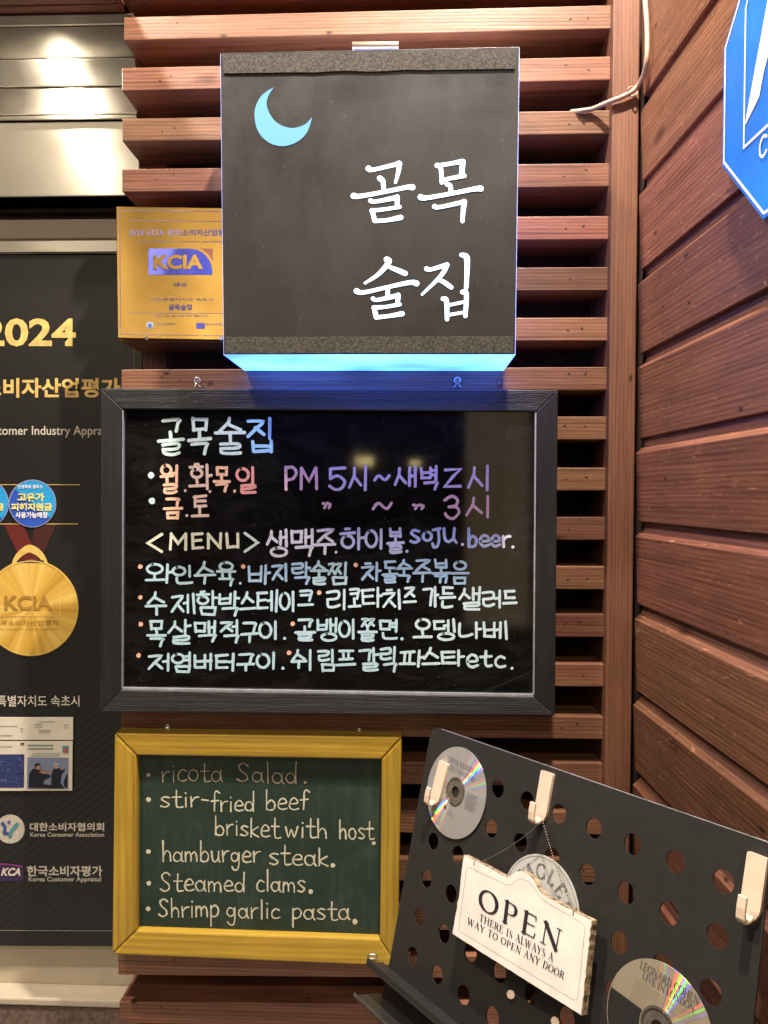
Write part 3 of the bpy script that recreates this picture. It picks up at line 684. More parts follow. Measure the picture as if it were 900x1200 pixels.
for k, (lx, lz, nm) in enumerate([(-.50, 1.86, 'left'), (.04, 1.84, 'right')]):
    le = empty('wall_lantern', (lx, -7.1, lz), 'glowing yellow wall lantern across the alley, %s' % ('the larger one' if k == 0 else 'the smaller one'), 'lantern', 'lanterns across the alley')
    s_ = .09 if k == 0 else .055
    box('bracket', (lx - .02, -7.198, lz + s_ * .7), (lx + .02, -7.0, lz + s_ * .85), M_dkbrown, le)
    box('lantern_glass', (lx - s_, -7.1, lz - s_ * .5), (lx + s_, -6.98, lz + s_ * .5), M_lantern, le, .01)
    box('lantern_cap', (lx - s_ * 1.2, -7.13, lz + s_ * .5 + .001), (lx + s_ * 1.2, -6.95, lz + s_ * .69), M_dkbrown, le, .004)

# =================================================================== BANNER
BN = Y(.128)
banner = empty('award_banner', at(60, 1107, .128), 'tall black satin banner with gold 2024 and a printed gold medal, on the cream wall', 'banner')
tl, tr, br_, bl = BN.m(-330, 299), BN.m(157, 299), BN.m(168, 1109), BN.m(-330, 1107)
tr = Vector((br_.x, .128, tr.z))
me_pts = [tl, bl, br_, tr]
prism('banner_sheet', me_pts, (0, .003, 0), M_banner, banner)
box('banner_rail', (tl.x, .122, tl.z + .0), (tr.x, .134, tl.z + .004), M_steel, banner)
gp = Ink(BN, .0006)
for y_, x1 in ((568, 93), (614, 91)): gp.stroke([(-250, y_), (x1, y_)], .9, (.78, .52, .16))
gp.stroke([(157, 330), (157, 640), (158, 1000)], .7, (.5, .34, .14))
gp.stroke([(-300, 1089), (160, 1091)], .7, (.45, .38, .26))
gp.build('gold_rule', M_marker, banner)
text('2024', (-22, 373, 89, 406), BN, M_gold_print, banner, bold=.028)
text('한국소비자산업평가', (-67, 443, 141, 466), BN, M_gold_print, banner, bold=.03)
text('Customer Industry Appraisal', (-24, 499, 137, 513), BN, M_tick, banner, bold=.008)
text('강원특별자치도 속초시', (-27, 815, 93, 828), BN, M_tick, banner, bold=.006)
text('대한소비자협의회', (35, 964, 122, 974), BN, M_tick, banner, bold=.02)
text('Korea Consumer Association', (35.5, 975.5, 122, 980.5), BN, M_tick, banner, bold=.01)
text('한국소비자평가', (31.5, 1014.5, 120, 1027), BN, M_tick, banner, bold=.025)
text('Korea Customer Appraisal', (33.5, 1027.5, 118.5, 1034.5), BN, M_tick, banner, bold=.012)
# logos
lg = Ink(BN, .0008); lg.poly([(12 + 17 * math.cos(t / 24 * math.tau), 971.5 + 17 * math.sin(t / 24 * math.tau)) for t in range(24)], (.62, .57, .47)); lg.off = .0014
lg.stroke([(3, 965), (6, 970), (5, 976), (9, 977)], 4, (.06, .10, .30), sm=4); lg.stroke([(20, 966), (16, 971), (13, 975), (12, 980)], 4.5, (.10, .30, .33), sm=4)
lg.dot(10.5, 963.5, 2.2, (.12, .12, .36)); lg.build('round_logo', M_marker, banner)
lg = Ink(BN, .0008); lg.poly([(-14, 1012), (27, 1013), (28.5, 1032), (-14, 1033)], (.05, .025, .10)); lg.off = .0014
lg.stroke([(-12, 1014), (8, 1012.5), (26, 1016)], 1.6, (.32, .05, .22), sm=3); lg.build('badge_logo', M_marker, banner)
text('KCA', (1, 1017, 24, 1026.5), BN, M_card, banner, bold=.04, shear=.3, off=.002)
# medal and ribbon print
M_medal, _t, _b = newmat('gold medal print')
_tc = N(_t, 'TexCoord'); _sx = N(_t, 'VectorMath', operation='MULTIPLY'); _sx.inputs[1].default_value = (1, 0, 1); _t.links.new(_tc.outputs['Object'], _sx.inputs[0])
_nm = N(_t, 'VectorMath', operation='NORMALIZE'); _t.links.new(_sx.outputs[0], _nm.inputs[0])
_no = N(_t, 'TexNoise', i_Scale=2.3, i_Detail=4.0, i_Roughness=.6); _t.links.new(_nm.outputs[0], _no.inputs['Vector'])
_t.links.new(ramp(_t, _no.outputs[0], [(.30, (.50, .27, .035)), (.5, (.72, .44, .08)), (.72, (.90, .64, .19))]), _b.inputs['Base Color'])
_b.inputs['Roughness'].default_value = .35; _b.inputs['Metallic'].default_value = .15
M_medal_dk = plain('engraved gold print', (.36, .19, .03), rough=.5, noise=.1)
M_medal_hi = plain('polished gold print', (.86, .58, .16), rough=.35, noise=.1, metal=.25)
rb = Ink(BN, .0008)
rb.poly([(5, 615), (27, 615), (46, 656), (24, 656)], (.13, .012, .010)); rb.poly([(41, 615), (66, 615), (47, 658), (36, 646)], (.055, .010, .008))
rb.build('ribbon_print', M_marker, banner)
md = Ink(BN, .0013)
ring = [(36 + 56 * math.cos(t / 64 * math.tau), 712.5 + 56.5 * math.sin(t / 64 * math.tau)) for t in range(64)]
md.poly(ring); md.build('medal_print', M_medal, banner)
lp = Ink(BN, .0012); lp.stroke([(15, 665, 5), (20, 653, 6), (29, 645, 8), (36, 643, 9), (45, 648, 8), (51, 655, 6), (55, 665, 5)], 6, sm=4); lp.build('medal_loop', M_medal_hi, banner)
rg = Ink(BN, .0018); rg.stroke(smooth_pts([(36 + 54.5 * math.cos(t / 40 * math.tau), 712.5 + 55 * math.sin(t / 40 * math.tau)) for t in range(41)], 1), 1.2)
rg.stroke([(70, 692), (70, 722), (-12, 722)], 1.0); rg.build('medal_rim', M_medal_hi, banner)
sl = Ink(BN, .0016); sl.stroke([(21, 658), (50, 658)], 3); sl.build('ribbon_slot', M_ink, banner)
text('KCIA', (5, 698, 61, 715), BN, M_medal_dk, banner, bold=.03, off=.0022)
text('한국소비자산업평가', (-8, 726.5, 69, 733), BN, M_medal_dk, banner, bold=.01, off=.0022)
text('Korea customer industry appraisal', (-8, 735.5, 69, 738.5), BN, M_medal_dk, banner, off=.0022)

def sticker(cx, cy, r_, lab):
    o = empty('round_sticker', BN.m(cx, cy, .002), lab, 'sticker', 'round blue stickers on the banner')
    def disc(r2, off, col, name):
        i_ = Ink(BN, off); i_.poly([(cx + r2 * math.cos(t / 40 * math.tau), cy + r2 * math.sin(t / 40 * math.tau)) for t in range(40)], col); return i_.build(name, M_marker, o)
    disc(r_, .0022, (.30, .36, .66), 'rim'); disc(r_ - 1.2, .0026, (.025, .10, .55), 'film')
    i_ = Ink(BN, .0031); pts = [(cx + (r_ - 1.4) * math.cos(R(t)), cy + (r_ - 1.4) * math.sin(R(t))) for t in range(-140, 41, 10)]
    i_.poly(pts, (.02, .38, .80)); i_.build('light_blue_print', M_marker, o)
    yl = plain('yellow print', (.80, .72, .22), rough=.5)
    text('고유가', (cx - 17.5, cy - 12.5, cx + 14, cy - 2.5), BN, yl, o, bold=.04, off=.0040)
    text('피해지원금', (cx - 25, cy - .5, cx + 23, cy + 8.5), BN, yl, o, bold=.04, off=.0040)
    text('사용가능매장', (cx - 20, cy + 10, cx + 18, cy + 17), BN, M_white, o, bold=.03, off=.0040)
    text('민생회복 플러스', (cx - 17, cy - 22, cx + 12, cy - 17.5), BN, M_white, o, bold=.02, off=.0040)
    return o
sticker(38, 590, 28, 'whole round blue sticker above the printed medal on the black banner')
sticker(-18.5, 590, 29, 'round blue sticker cut by the left edge of the photo, on the black banner')

# cards taped on the banner
BC = Y(.124)
c1 = prism('paper_card', [BC.m(-120, 841), BC.m(-120, 867), BC.m(85.5, 867), BC.m(85.5, 840.5)], (0, .0015, 0), M_card, None)
tag(c1, 'narrow cream card printed with small text, taped above the musician card', 'card')
ik = Ink(BC, .0006)
for (xa, xb, yy) in ((-60, 20, 851), (-60, 14, 862), (46, 64, 846), (41, 50, 849), (41, 50, 852), (45, 60, 856), (45, 58, 858), (75, 80, 850), (75, 80, 853), (24, 27, 854), (24, 27, 857)):
    ik.stroke([(xa, yy), (xb, yy)], .6, (.16, .15, .14))
ik.build('small_print', M_marker, c1)
c2 = prism('paper_card', [BC.m(-120, 869), BC.m(-120, 927), BC.m(84.5, 926.5), BC.m(85, 868.5)], (0, .0015, 0), M_card, None)
tag(c2, 'cream card with a blue print and a picture of two musicians, lower on the banner', 'card')
ph = Ink(BC, .0006); ph.poly([(-60, 884), (28.4, 884), (28, 923), (-60, 923)], (.03, .045, .16)); ph.off = .0012
for k in range(26):
    x_, y_ = random.uniform(-6, 26), random.uniform(887, 921); ph.stroke([(x_, y_), (x_ + random.uniform(-4, 4), y_ + random.uniform(-4, 2)), (x_ + random.uniform(-5, 5), y_ - 3)], .5, random.choice([(.12, .16, .34), (.01, .015, .06), (.3, .36, .5)]))
ph.build('blue_picture', M_marker, c2)
ph = Ink(BC, .0006); ph.poly([(32, 887.5), (80.5, 888), (80, 924.5), (31.5, 924)], (.22, .27, .40)); ph.k = 20; ph.off = .0012
ph.poly([(33.5, 923), (34, 907), (38, 901), (45, 901), (50, 907), (58, 908), (59, 911), (51, 914), (51, 919), (60, 920), (61, 924)], (.010, .011, .022))
ph.poly([(60, 924), (60, 906), (63, 901), (69, 900), (73, 903), (75, 899), (76, 903), (72, 908), (71, 918), (76, 924)], (.010, .011, .022))
ph.poly([(74, 917), (79, 905), (79, 923), (76, 923)], (.012, .012, .018))
ph.off = .0018; ph.dot(44, 897.5, 3.4, (.012, .010, .012)); ph.off = .0024; ph.dot(44.8, 899.6, 2.5, (.46, .25, .17)); ph.dot(66.3, 898, 3.0, (.50, .30, .22)); ph.off = .003; ph.stroke([(64, 895), (68.5, 895.3)], 1.6, (.5, .5, .5))
ph.stroke([(47, 905), (52, 903), (58, 904)], 2, (.42, .18, .08)); ph.dot(50, 905.5, 1.3, (.5, .3, .2)); ph.dot(74, 900.5, 1.2, (.5, .3, .2)); ph.dot(60, 906, 1.2, (.5, .3, .2))
ph.build('musicians_picture', M_marker, c2)
ph = Ink(BC, .0006)
for yy, xa, xb in ((873.5, 33, 62), (877.5, 33, 62), (883, 38, 70), (875, -10, 14), (885.5, 36, 69)): ph.stroke([(xa, yy), (xb, yy)], 1.5 if yy < 880 and xa > 30 else .7, (.22, .30, .30))
ph.poly([(73, 874), (80.5, 874), (80.5, 882), (73, 882)], (.12, .30, .36)); ph.off = .0013; ph.poly([(75, 877), (79, 877), (79, 882), (75, 882)], (.5, .12, .10)); ph.poly([(24, 870.5), (28.5, 870.5), (28.5, 872.5), (24, 872.5)], (.05, .05, .05))
ph.build('small_print', M_marker, c2)

# =================================================================== GOLD PLAQUE
PQ = Y(-.014)
plq = empty('award_plaque', PQ.m(200, 398), 'square brushed gold award plaque with a violet logo, half behind the lit sign box', 'plaque')
prism('plate', [PQ.m(136, 242), PQ.m(138, 396), PQ.m(292, 399), PQ.m(292, 244)], (0, .012, 0), M_goldplate, plq, .0008)
M_vio = plain('violet grey etched print', (.20, .17, .30), rough=.5)
M_vioblue = plain('violet blue print', (.16, .17, .62), rough=.5)
M_orange = plain('orange print', (.75, .26, .10), rough=.5)
i_ = Ink(PQ, .0005); i_.stroke([(140, 246.5), (141.2, 391.5), (290, 394), (290, 248), (140, 246.5)], .55); i_.stroke([(151, 258.5), (285, 259.5)], .45); i_.stroke([(151.5, 366.5), (285, 367.5)], .45); i_.build('etched_border', M_vio, plq)
text('2024 KCIA', (150.7, 269, 192.5, 276), PQ, M_vio, plq, bold=.01)
text('한국소비자산업평가', (196.5, 268.5, 272, 276.5), PQ, M_vio, plq, bold=.02)
text('Korea Customer Industry Appraisal', (161, 282, 262, 284.6), PQ, M_vio, plq)
lgp = [(174, 291.3)] + [(222, 291.3)] + [(222 + 26.5 * math.sin(R(a)), 318 - 26.7 * math.cos(R(a))) for a in range(10, 91, 10)] + [(248.5, 322), (174, 322)]
i_ = Ink(PQ, .0006); i_.poly(lgp); i_.build('logo_field', M_vioblue, plq)
i_ = Ink(PQ, .0006); i_.poly([(234, 291.3), (249, 291.3), (249, 306.5), (244, 298), (239, 293.5)]); i_.build('logo_corner', M_orange, plq)
text('KCIA', (180, 298.5, 238, 315.5), PQ, M_goldplate, plq, bold=.04, off=.0012)
text('대상', (203.5, 331, 219, 336), PQ, M_vio, plq, bold=.02)
text('강원특별자치도 속초시', (176, 349.5, 250, 352.5), PQ, M_vio, plq)
text('골목술집', (197.5, 356.5, 224.5, 363.7), PQ, M_vio, plq, bold=.03)
text('한국소비자평가', (182, 369, 243, 371.5), PQ, M_vio, plq)
i_ = Ink(PQ, .0006); i_.dot(175.7, 381, 4.2, (.45, .5, .6)); i_.off = .0012; i_.dot(175.7, 381, 2.3, (.06, .14, .4)); i_.poly([(230, 378.5), (239.5, 378.5), (239.5, 385), (230, 385)], (.14, .15, .55)); i_.build('small_logo', M_marker, plq)
text('대한소비자협의회', (182, 378.5, 205, 381), PQ, M_vio, plq); text('한국소비자평가', (241, 378.5, 262, 381.5), PQ, M_vio, plq)
for px in (172, 259):
    t_ = tube('screw', [PQ.m(px, 396.5, .0), PQ.m(px, 396.5, .0035)], .0028, M_screw, plq)

# =================================================================== LIGHT BOX SIGN
YB = -.138; BX = Y(YB)
sgn = empty('light_box_sign', at(433, 425, -.07), 'square black lit sign box with a crescent moon and glowing white lettering', 'sign')
q = [BX.m(258, 62), BX.m(262, 416), BX.m(604, 416), BX.m(609, 55)]
def pull(a, dy): return a + Vector((0, dy, 0))
th = .003
ctr = sum(q, Vector()) / 4
qb = [pull(p_, .134) for p_ in q]
# four acrylic sides as panels
names = [('side_panel', 0, 1, M_acryl), ('bottom_panel', 1, 2, M_acryl_bot), ('side_panel', 2, 3, M_acryl), ('top_panel', 3, 0, M_acryl)]
for nm, a, b2, mt in names:
    ia = q[a].lerp(ctr, .018); ib = q[b2].lerp(ctr, .018)
    v_, f_ = loft([q[a], q[b2], ib, ia], [pull(q[a], .134), pull(q[b2], .134), pull(ib, .134), pull(ia, .134)])
    part(nm, v_, f_, mt, sgn, .0006)
fi = [p_.lerp(ctr, .0035) for p_ in q]; fi = [Vector((p_.x, YB - .0015, p_.z)) for p_ in fi]
prism('face_panel', fi, (0, .004, 0), M_box_face, sgn, .0004)
bk = [Vector((p_.x, -.0045, p_.z)) for p_ in [p2.lerp(ctr, .02) for p2 in q]]
prism('back_panel', bk, (0, .002, 0), M_box_face, sgn)
FP = Y(YB - .0015)
def strip(pts, name='hook_tape'):
    prism(name, [FP.m(x_, y_, .0022) for x_, y_ in pts], (0, .0021, 0), M_velcro, sgn, .0005)
top_e = [(261, 64 + 18.0)] ; rough_top = []
lowT = [(261.5 + k * (603.5 - 261.5) / 16, 86.2 - k * (5.5) / 16 + (2.0 if 4 < k < 12 else 0) * math.sin(k * 1.7) * .45) for k in range(17)]
upT = [(260.5, 64.0), (605, 58.0)]
strip([upT[0]] + lowT + [upT[1]])
lowB = [(264 + k * (601 - 264) / 12, 414.2 + random.uniform(-.2, .2)) for k in range(13)]
strip([(264, 395.0)] + lowB + [(601.3, 394.2)])
# crescent moon and lettering cut in the film
S1 = 1 / 2.25
def c2(p_): return (240 + p_[0] * S1, 30 + p_[1] * S1)
outer = smooth_pts([(181, 163), (148, 186), (131, 228), (140, 278), (170, 309), (208, 318), (248, 304), (272, 277), (283, 241)], 5)
inner = smooth_pts([(283, 241), (262, 262), (226, 270), (190, 256), (168, 226), (164, 195), (181, 163)], 5)
def pl(v): return (v[0], v[1])
mo = Ink(FP, .0006)
po = [c2(v) for v in outer]; pi_ = [c2(v) for v in inner][::-1]
K_ = 26
def resamp(P_, n):
    L_ = [0]
    for a, b2 in zip(P_, P_[1:]): L_.append(L_[-1] + math.hypot(b2[0] - a[0], b2[1] - a[1]))
    out = []
    for k in range(n + 1):
        t = L_[-1] * k / n; j = 0
        while j < len(L_) - 2 and L_[j + 1] < t: j += 1
        f = (t - L_[j]) / max(1e-9, L_[j + 1] - L_[j]); out.append((P_[j][0] + (P_[j + 1][0] - P_[j][0]) * f, P_[j][1] + (P_[j + 1][1] - P_[j][1]) * f))
    return out
po = resamp(po, K_); pi_ = resamp(pi_, K_); b0 = 0
for p_ in po + pi_: mo.V.append(FP.m(p_[0], p_[1], .0006)); mo.C.append((1, 1, 1))
for k in range(K_): mo.F.append((k, k + 1, K_ + 1 + k + 1, K_ + 1 + k))
mo.build('crescent_moon', M_moon, sgn)
SG = {
 (405, 180): {'골': [[(142, 92, 36), (165, 101, 25), (290, 72, 26), (330, 62, 36)], [(333, 62, 34), (326, 120, 25), (309, 180, 17)], [(212, 153, 34), (232, 172, 30), (236, 228, 27)],
     [(50, 262, 38), (90, 264, 28), (240, 237, 26), (380, 209, 29), (414, 209, 38)], [(155, 292, 30), (182, 298, 23), (310, 274, 30)], [(320, 270, 32), (319, 328, 24)], [(335, 330, 24), (245, 345, 22), (160, 354, 26)], [(165, 352, 28), (180, 416, 28)], [(182, 418, 26), (250, 414, 24), (342, 396, 32)]],
   '목': [[(568, 73, 32), (590, 90, 28), (596, 180, 24)], [(575, 75, 28), (650, 62, 25), (722, 48, 30)], [(727, 50, 34), (719, 138, 30)], [(600, 163, 22), (736, 137, 28)],
     [(628, 188, 30), (650, 203, 28), (653, 245, 26)], [(466, 270, 38), (505, 274, 28), (660, 247, 26), (800, 219, 30), (838, 217, 38)], [(552, 328, 32), (582, 332, 24), (700, 307, 27)], [(736, 298, 34), (729, 360, 28), (725, 420, 24)], [(700, 307, 26), (738, 298, 30)]]},
 (405, 290): {'술': [[(255, 74, 36), (267, 92, 34), (205, 165, 26), (120, 221, 16)], [(262, 118, 20), (320, 140, 30), (370, 161, 32)], [(68, 270, 36), (112, 279, 26), (260, 246, 24), (400, 217, 29), (440, 223, 36)],
     [(262, 246, 27), (260, 302, 27)], [(170, 318, 28), (200, 325, 23), (318, 299, 30)], [(326, 296, 32), (322, 352, 24)], [(336, 353, 24), (250, 368, 22), (175, 373, 28)], [(176, 372, 28), (190, 432, 30)], [(190, 434, 26), (270, 425, 24), (350, 411, 32)]],
   '집': [[(502, 132, 30), (530, 136, 24), (618, 110, 28)], [(628, 108, 32), (592, 175, 26), (475, 291, 16)], [(572, 198, 22), (612, 216, 28), (655, 247, 28)], [(718, 46, 26), (751, 62, 36), (753, 150, 30), (748, 250, 26)],
     [(604, 318, 28), (626, 332, 30), (629, 445, 26)], [(724, 277, 28), (749, 288, 30), (743, 425, 26)], [(640, 358, 20), (738, 337, 20)], [(632, 420, 20), (745, 400, 20)]]}}
for (ox, oy), dd in SG.items():
    for ch, sts in dd.items():
        ik = Ink(FP, .0006)
        for st in sts: ik.stroke([(ox + x_ / 5.294, oy + y_ / 5.294, w_ / 5.294) for x_, y_, w_ in st], 5, sm=5)
        ik.build('lit_letter', M_letter, sgn, 'glowing white character ' + ch)
# clasp on top
tube('clasp', [at(413, 54, -.13), at(467, 53.5, -.13)], .0052, M_clip, sgn)
prism('clasp_plate', [at(415, 57.5, -.130), at(415, 61, -.130), at(466, 60.5, -.130), at(466, 57, -.130)], (0, .02, 0), M_blue, sgn)

# =================================================================== BLACK MENU BOARD
def mitre(outer, inner, plane, depth, mats, parent, lip=.0, bev=.0015, y_in=None):
    O = [plane.m(*p_) for p_ in outer]; I = [plane.m(*p_) for p_ in inner]
    for k in range(4):     # 0 top 1 right 2 bottom 3 left (points TL TR BR BL)
        a, b2 = k, (k + 1) % 4
        gap = .00025
        fr = [O[a], O[b2], I[b2] + Vector((0, lip, 0)), I[a] + Vector((0, lip, 0))]
        bkp = [Vector((p_.x, plane.o.y + depth, p_.z)) for p_ in fr]
        v_, f_ = loft(fr, bkp)
        part('frame_rail', v_, f_, mats[k % 2], parent, bev)
BD = Y(-.048)
mb = empty('menu_board', at(385, 837, -.02), 'large black framed board with colourful handwritten opening hours and menu', 'menu board')
mitre([(118, 455), (654, 457), (650.5, 839), (117, 834)], [(142.5, 479), (629, 482), (626.5, 817), (141.5, 809)], BD, .034, [M_black_frame, M_black_frame_v], mb, lip=.002)
M_lit_lip = plain('bright lit lip', (.62, .62, .64), rough=.3, metal=.6)  # bright strips put in for the lamplit inner lip of the frame
for a_, b2_, c_, d_ in (((142.5, 806), (626.5, 814), (626.5, 817), (141.5, 809)), ((626.9, 483), (628.6, 483), (626.4, 816), (624.8, 816)), ((143, 480), (144.3, 480), (143.2, 808), (141.9, 808))):
    prism('lit_lip', [Y(-.0445).m(*p_) for p_ in (a_, b2_, c_, d_)], (0, .006, 0), M_lit_lip, mb)
BPn = Y(-.038)
prism('writing_panel', [BPn.m(138, 475), BPn.m(138, 813), BPn.m(631, 821), BPn.m(634, 478)], (0, .006, 0), M_gloss, mb)
mint, sky_, org, pea = s2l((205, 236, 226)), s2l((125, 205, 246)), s2l((248, 184, 132)), s2l((232, 190, 165))
pk, lav, wh, cy, lb = s2l((238, 178, 196)), s2l((206, 186, 232)), s2l((222, 222, 240)), s2l((170, 216, 228)), s2l((150, 202, 240))
yel, per, bl_, bw = s2l((228, 228, 192)), s2l((176, 188, 240)), s2l((138, 168, 240)), s2l((196, 228, 234))
_wht = lambda c, k=.22: tuple(v + (.9 - v) * k for v in c)
mint, sky_, org, pea, pk, lav, wh, cy, lb, yel, per, bl_, bw = [_wht(c) for c in (mint, sky_, org, pea, pk, lav, wh, cy, lb, yel, per, bl_, bw)]
def mixc(a, b2, t): return tuple(x_ + (y_ - x_) * t for x_, y_ in zip(a, b2))
def row(label, items, wd, dots=()):
    wd *= .89
    last = None; ik = None
    for ch, x0, x1, y0, y1, c in items:
        if last is None or x0 - last > 2.5:
            if ik: ik.build('marker_word', M_marker, mb, label)
            ik = Ink(BPn, .0004)
        write(ik, ch, x0, x1, y0, y1, c, wd); last = x1
    ik.build('marker_word', M_marker, mb, label)
    for x_, y_, r_, c in dots:
        ik = Ink(BPn, .0004); ik.dot(x_, y_, r_, c); ik.build('bullet_dot', M_marker, mb)
row('mint and sky blue marker title', [('골', 185, 216, 490, 534, mint), ('목', 220, 248, 489, 533, mint), ('술', 251, 288, 489, 534, mint), ('집', 288, 322, 489, 531, sky_)], 4.4)
row('orange to lavender marker line of weekday hours', [('월', 187, 210, 544, 579, org), ('화', 221, 249, 544, 575, pea), ('목', 250, 270, 546, 577, org), ('일', 276, 301, 546, 579, s2l((240, 165, 155))),
    ('P', 333, 349, 546, 575, pk), ('M', 351, 373, 547, 575, pk), ('5', 385, 406, 547, 575, lav), ('시', 408, 433, 545, 575, lav), ('~', 438, 457, 556, 564, lav), ('새', 461.5, 489, 546, 571, lav), ('벽', 492, 514, 545, 575, lav), ('Z', 520, 541.5, 548, 572, lav), ('시', 547, 576, 544, 575, lav)], 3.9,
    [(177, 557, 3.8, bw), (217, 575, 1.7, pea), (246, 576, 1.7, pea), (275, 575.5, 1.8, org)])
row('orange and pink marker line of weekend hours', [('금', 191, 214, 583, 609, org), ('토', 224, 245, 580, 607, pea), ('”', 376.5, 388.5, 588, 597, pk), ('~', 436, 460, 588, 598, pk), ('”', 482, 498, 590, 598, pk), ('3', 520, 539, 580, 609, pk), ('시', 546, 576.5, 580, 607, pk)], 3.8,
    [(178, 587, 3.8, bw), (219, 604, 1.7, pea)])
row('pale yellow to blue marker line of drinks', [('<', 172, 191, 625, 648, yel), ('M', 198, 220, 624, 645, yel), ('E', 223.6, 239, 624, 644, yel), ('N', 242, 261, 624, 644, yel), ('U', 264, 281, 624, 643, yel), ('>', 286, 303, 624, 648, mint),
    ('생', 311, 338, 620, 653, wh), ('맥', 340, 368, 619, 652, wh), ('주', 368, 394, 619, 650, wh), ('하', 398, 427, 618, 645, per), ('이', 427.5, 450.5, 619, 644, per), ('볼', 453, 474, 618, 649, per),
    ('s', 480, 493, 620, 637, bl_), ('o', 494.5, 507, 622, 635, bl_), ('j', 505.5, 517.5, 618, 642.5, bl_), ('u', 518.5, 536, 618, 637, bl_), ('b', 547.5, 560, 618, 642, bl_), ('e', 561, 574.5, 626, 641.5, per), ('e', 574.5, 587, 626, 641.5, per), ('r', 587, 599, 627, 642, wh)], 3.8,
    [(394, 647, 1.7, wh), (477, 646, 1.8, per), (542, 638, 1.8, wh), (601, 641, 1.9, wh)])
rd = s2l((250, 190, 160))
row('pale blue marker line, first line of dishes', [('와', 170, 203, 660, 684, cy), ('인', 201, 227, 662, 685, cy), ('수', 227, 253, 658, 685, cy), ('육', 253, 277, 658, 687, cy), ('바', 290.5, 317, 661, 685, lb), ('지', 318, 339, 660, 682, lb), ('락', 340.5, 364, 658, 685, lb), ('술', 363, 385, 657, 686, cy), ('찜', 384, 409, 658, 686, cy),
    ('차', 423, 447, 659, 682, lb), ('돌', 447, 467, 657, 684, lb), ('숙', 463, 484, 655, 683, lb), ('주', 484, 507, 655, 682, lb), ('볶', 506, 528, 655, 684, lb), ('음', 528, 550, 657, 686, lb)], 3.5,
    [(164.4, 664, 2.7, rd), (285, 664, 2.7, rd), (417, 662, 2.7, rd), (281.6, 683.5, 1.5, cy)])
row('pale blue marker line, second line of dishes', [('수', 170, 196, 693, 721, cy), ('제', 200, 229, 695, 720, cy), ('함', 229, 255, 692, 722, cy), ('박', 255, 281, 693, 722, cy), ('스', 280, 300, 693, 720, cy), ('테', 300, 326, 691, 718, cy), ('이', 327, 347, 692, 717, cy), ('크', 349, 368, 691, 715, cy),
    ('리', 382, 408, 690, 715, bw), ('코', 408, 423, 689, 713, bw), ('타', 423, 448, 688, 712, bw), ('치', 448, 472, 690, 714, bw), ('즈', 472, 488, 687, 711, bw), ('가', 495, 514, 686.6, 712, bw), ('든', 515, 534, 687, 713, bw), ('샐', 537, 564, 687, 716, bw), ('러', 564.7, 588, 691, 713, bw), ('드', 588.7, 606, 691, 712, bw)], 3.5,
    [(164.4, 700, 2.6, rd), (374, 694.5, 2.7, rd)])
row('pale blue marker line, third line of dishes', [('목', 172, 195, 726, 758, cy), ('살', 196, 224, 725, 756, cy), ('맥', 227, 254, 727, 753, cy), ('적', 257, 281, 726, 754, cy), ('구', 282, 303, 728, 753, cy), ('이', 303, 327, 727, 750, cy), ('골', 345, 370, 725, 752, cy), ('뱅', 370.7, 396, 724, 752, cy), ('이', 396.5, 418, 725, 749, cy), ('쫄', 419.6, 442, 724, 752, cy), ('면', 443.6, 467, 725, 750, cy),
    ('오', 484, 507, 724.5, 749, bw), ('뎅', 507, 534, 725, 751, bw), ('나', 537, 564, 728, 749, bw), ('베', 565.6, 595, 727, 750, bw)], 3.6,
    [(165, 731.4, 2.7, rd), (343, 731, 2.7, rd), (333.6, 748, 1.8, cy), (471, 748.5, 1.9, cy)])
row('pale blue marker line, last line of dishes', [('저', 173, 200, 765, 787, cy), ('염', 200, 225, 764, 789, cy), ('버', 227, 250, 765, 786, cy), ('터', 252, 276, 765, 787, cy), ('구', 277, 299, 765, 787, cy), ('이', 300, 325, 764, 785, cy), ('쉬', 340.4, 368, 761, 786, cy), ('림', 371.6, 394, 760, 788, cy), ('프', 394, 417, 761, 785, cy), ('갈', 419.6, 444, 759, 787, cy), ('릭', 444.4, 466, 757, 788, cy),
    ('파', 468, 497, 761, 782, bw), ('스', 494, 516, 758, 784, bw), ('타', 516, 544, 761, 781, bw), ('e', 546, 561, 766, 783, bw), ('t', 562, 577, 762, 782, bw), ('c', 579, 593, 768, 783, bw)], 3.6,
    [(162.4, 768, 2.7, rd), (338.7, 765, 2.7, rd), (331.6, 783, 1.9, cy), (600, 783, 1.8, bw)])

def eyelet(px, py, yp, parent, dy=8):
    c = at(px, py, yp)
    tube('hanging_eye', [c + Vector((math.cos(t / 14 * math.tau) * .0045, 0, math.sin(t / 14 * math.tau) * .0045)) for t in range(14)], .0013, M_screw, parent, closed=True)
    tube('screw', [at(px, py, yp + .003), at(px, py, yp - .003)], .0022, M_screw, parent)
    b2 = at(px - 4, py + dy, yp); b3 = at(px + 4, py + dy, yp)
    tube('hanger_wire', [b2, c + Vector((0, 0, -.004)), b3], .0009, M_screw, parent)
eyelet(231, 446, -.008, mb); eyelet(536, 446, -.008, mb)
tube('screw', [at(585, 449, .002), at(585, 449, -.006)], .0022, M_screw, mb)

# =================================================================== GREEN CHALKBOARD
CB = Y(-.036)
gb = empty('chalkboard', at(300, 1122, -.015), 'small green chalkboard in a varnished yellow wooden frame, English dish list in chalk', 'chalkboard')
mitre([(134, 859), (471, 864), (466, 1133), (131, 1119)], [(159, 886), (447, 891), (445, 1102), (159, 1092)], CB, .030, [M_yellow, M_yellow_v], gb, lip=.003, bev=.003)
CP = Y(-.020)
prism('writing_panel', [CP.m(155, 882), CP.m(155, 1096), CP.m(449, 1106), CP.m(451, 887)], (0, .004, 0), M_chalkboard, gb)
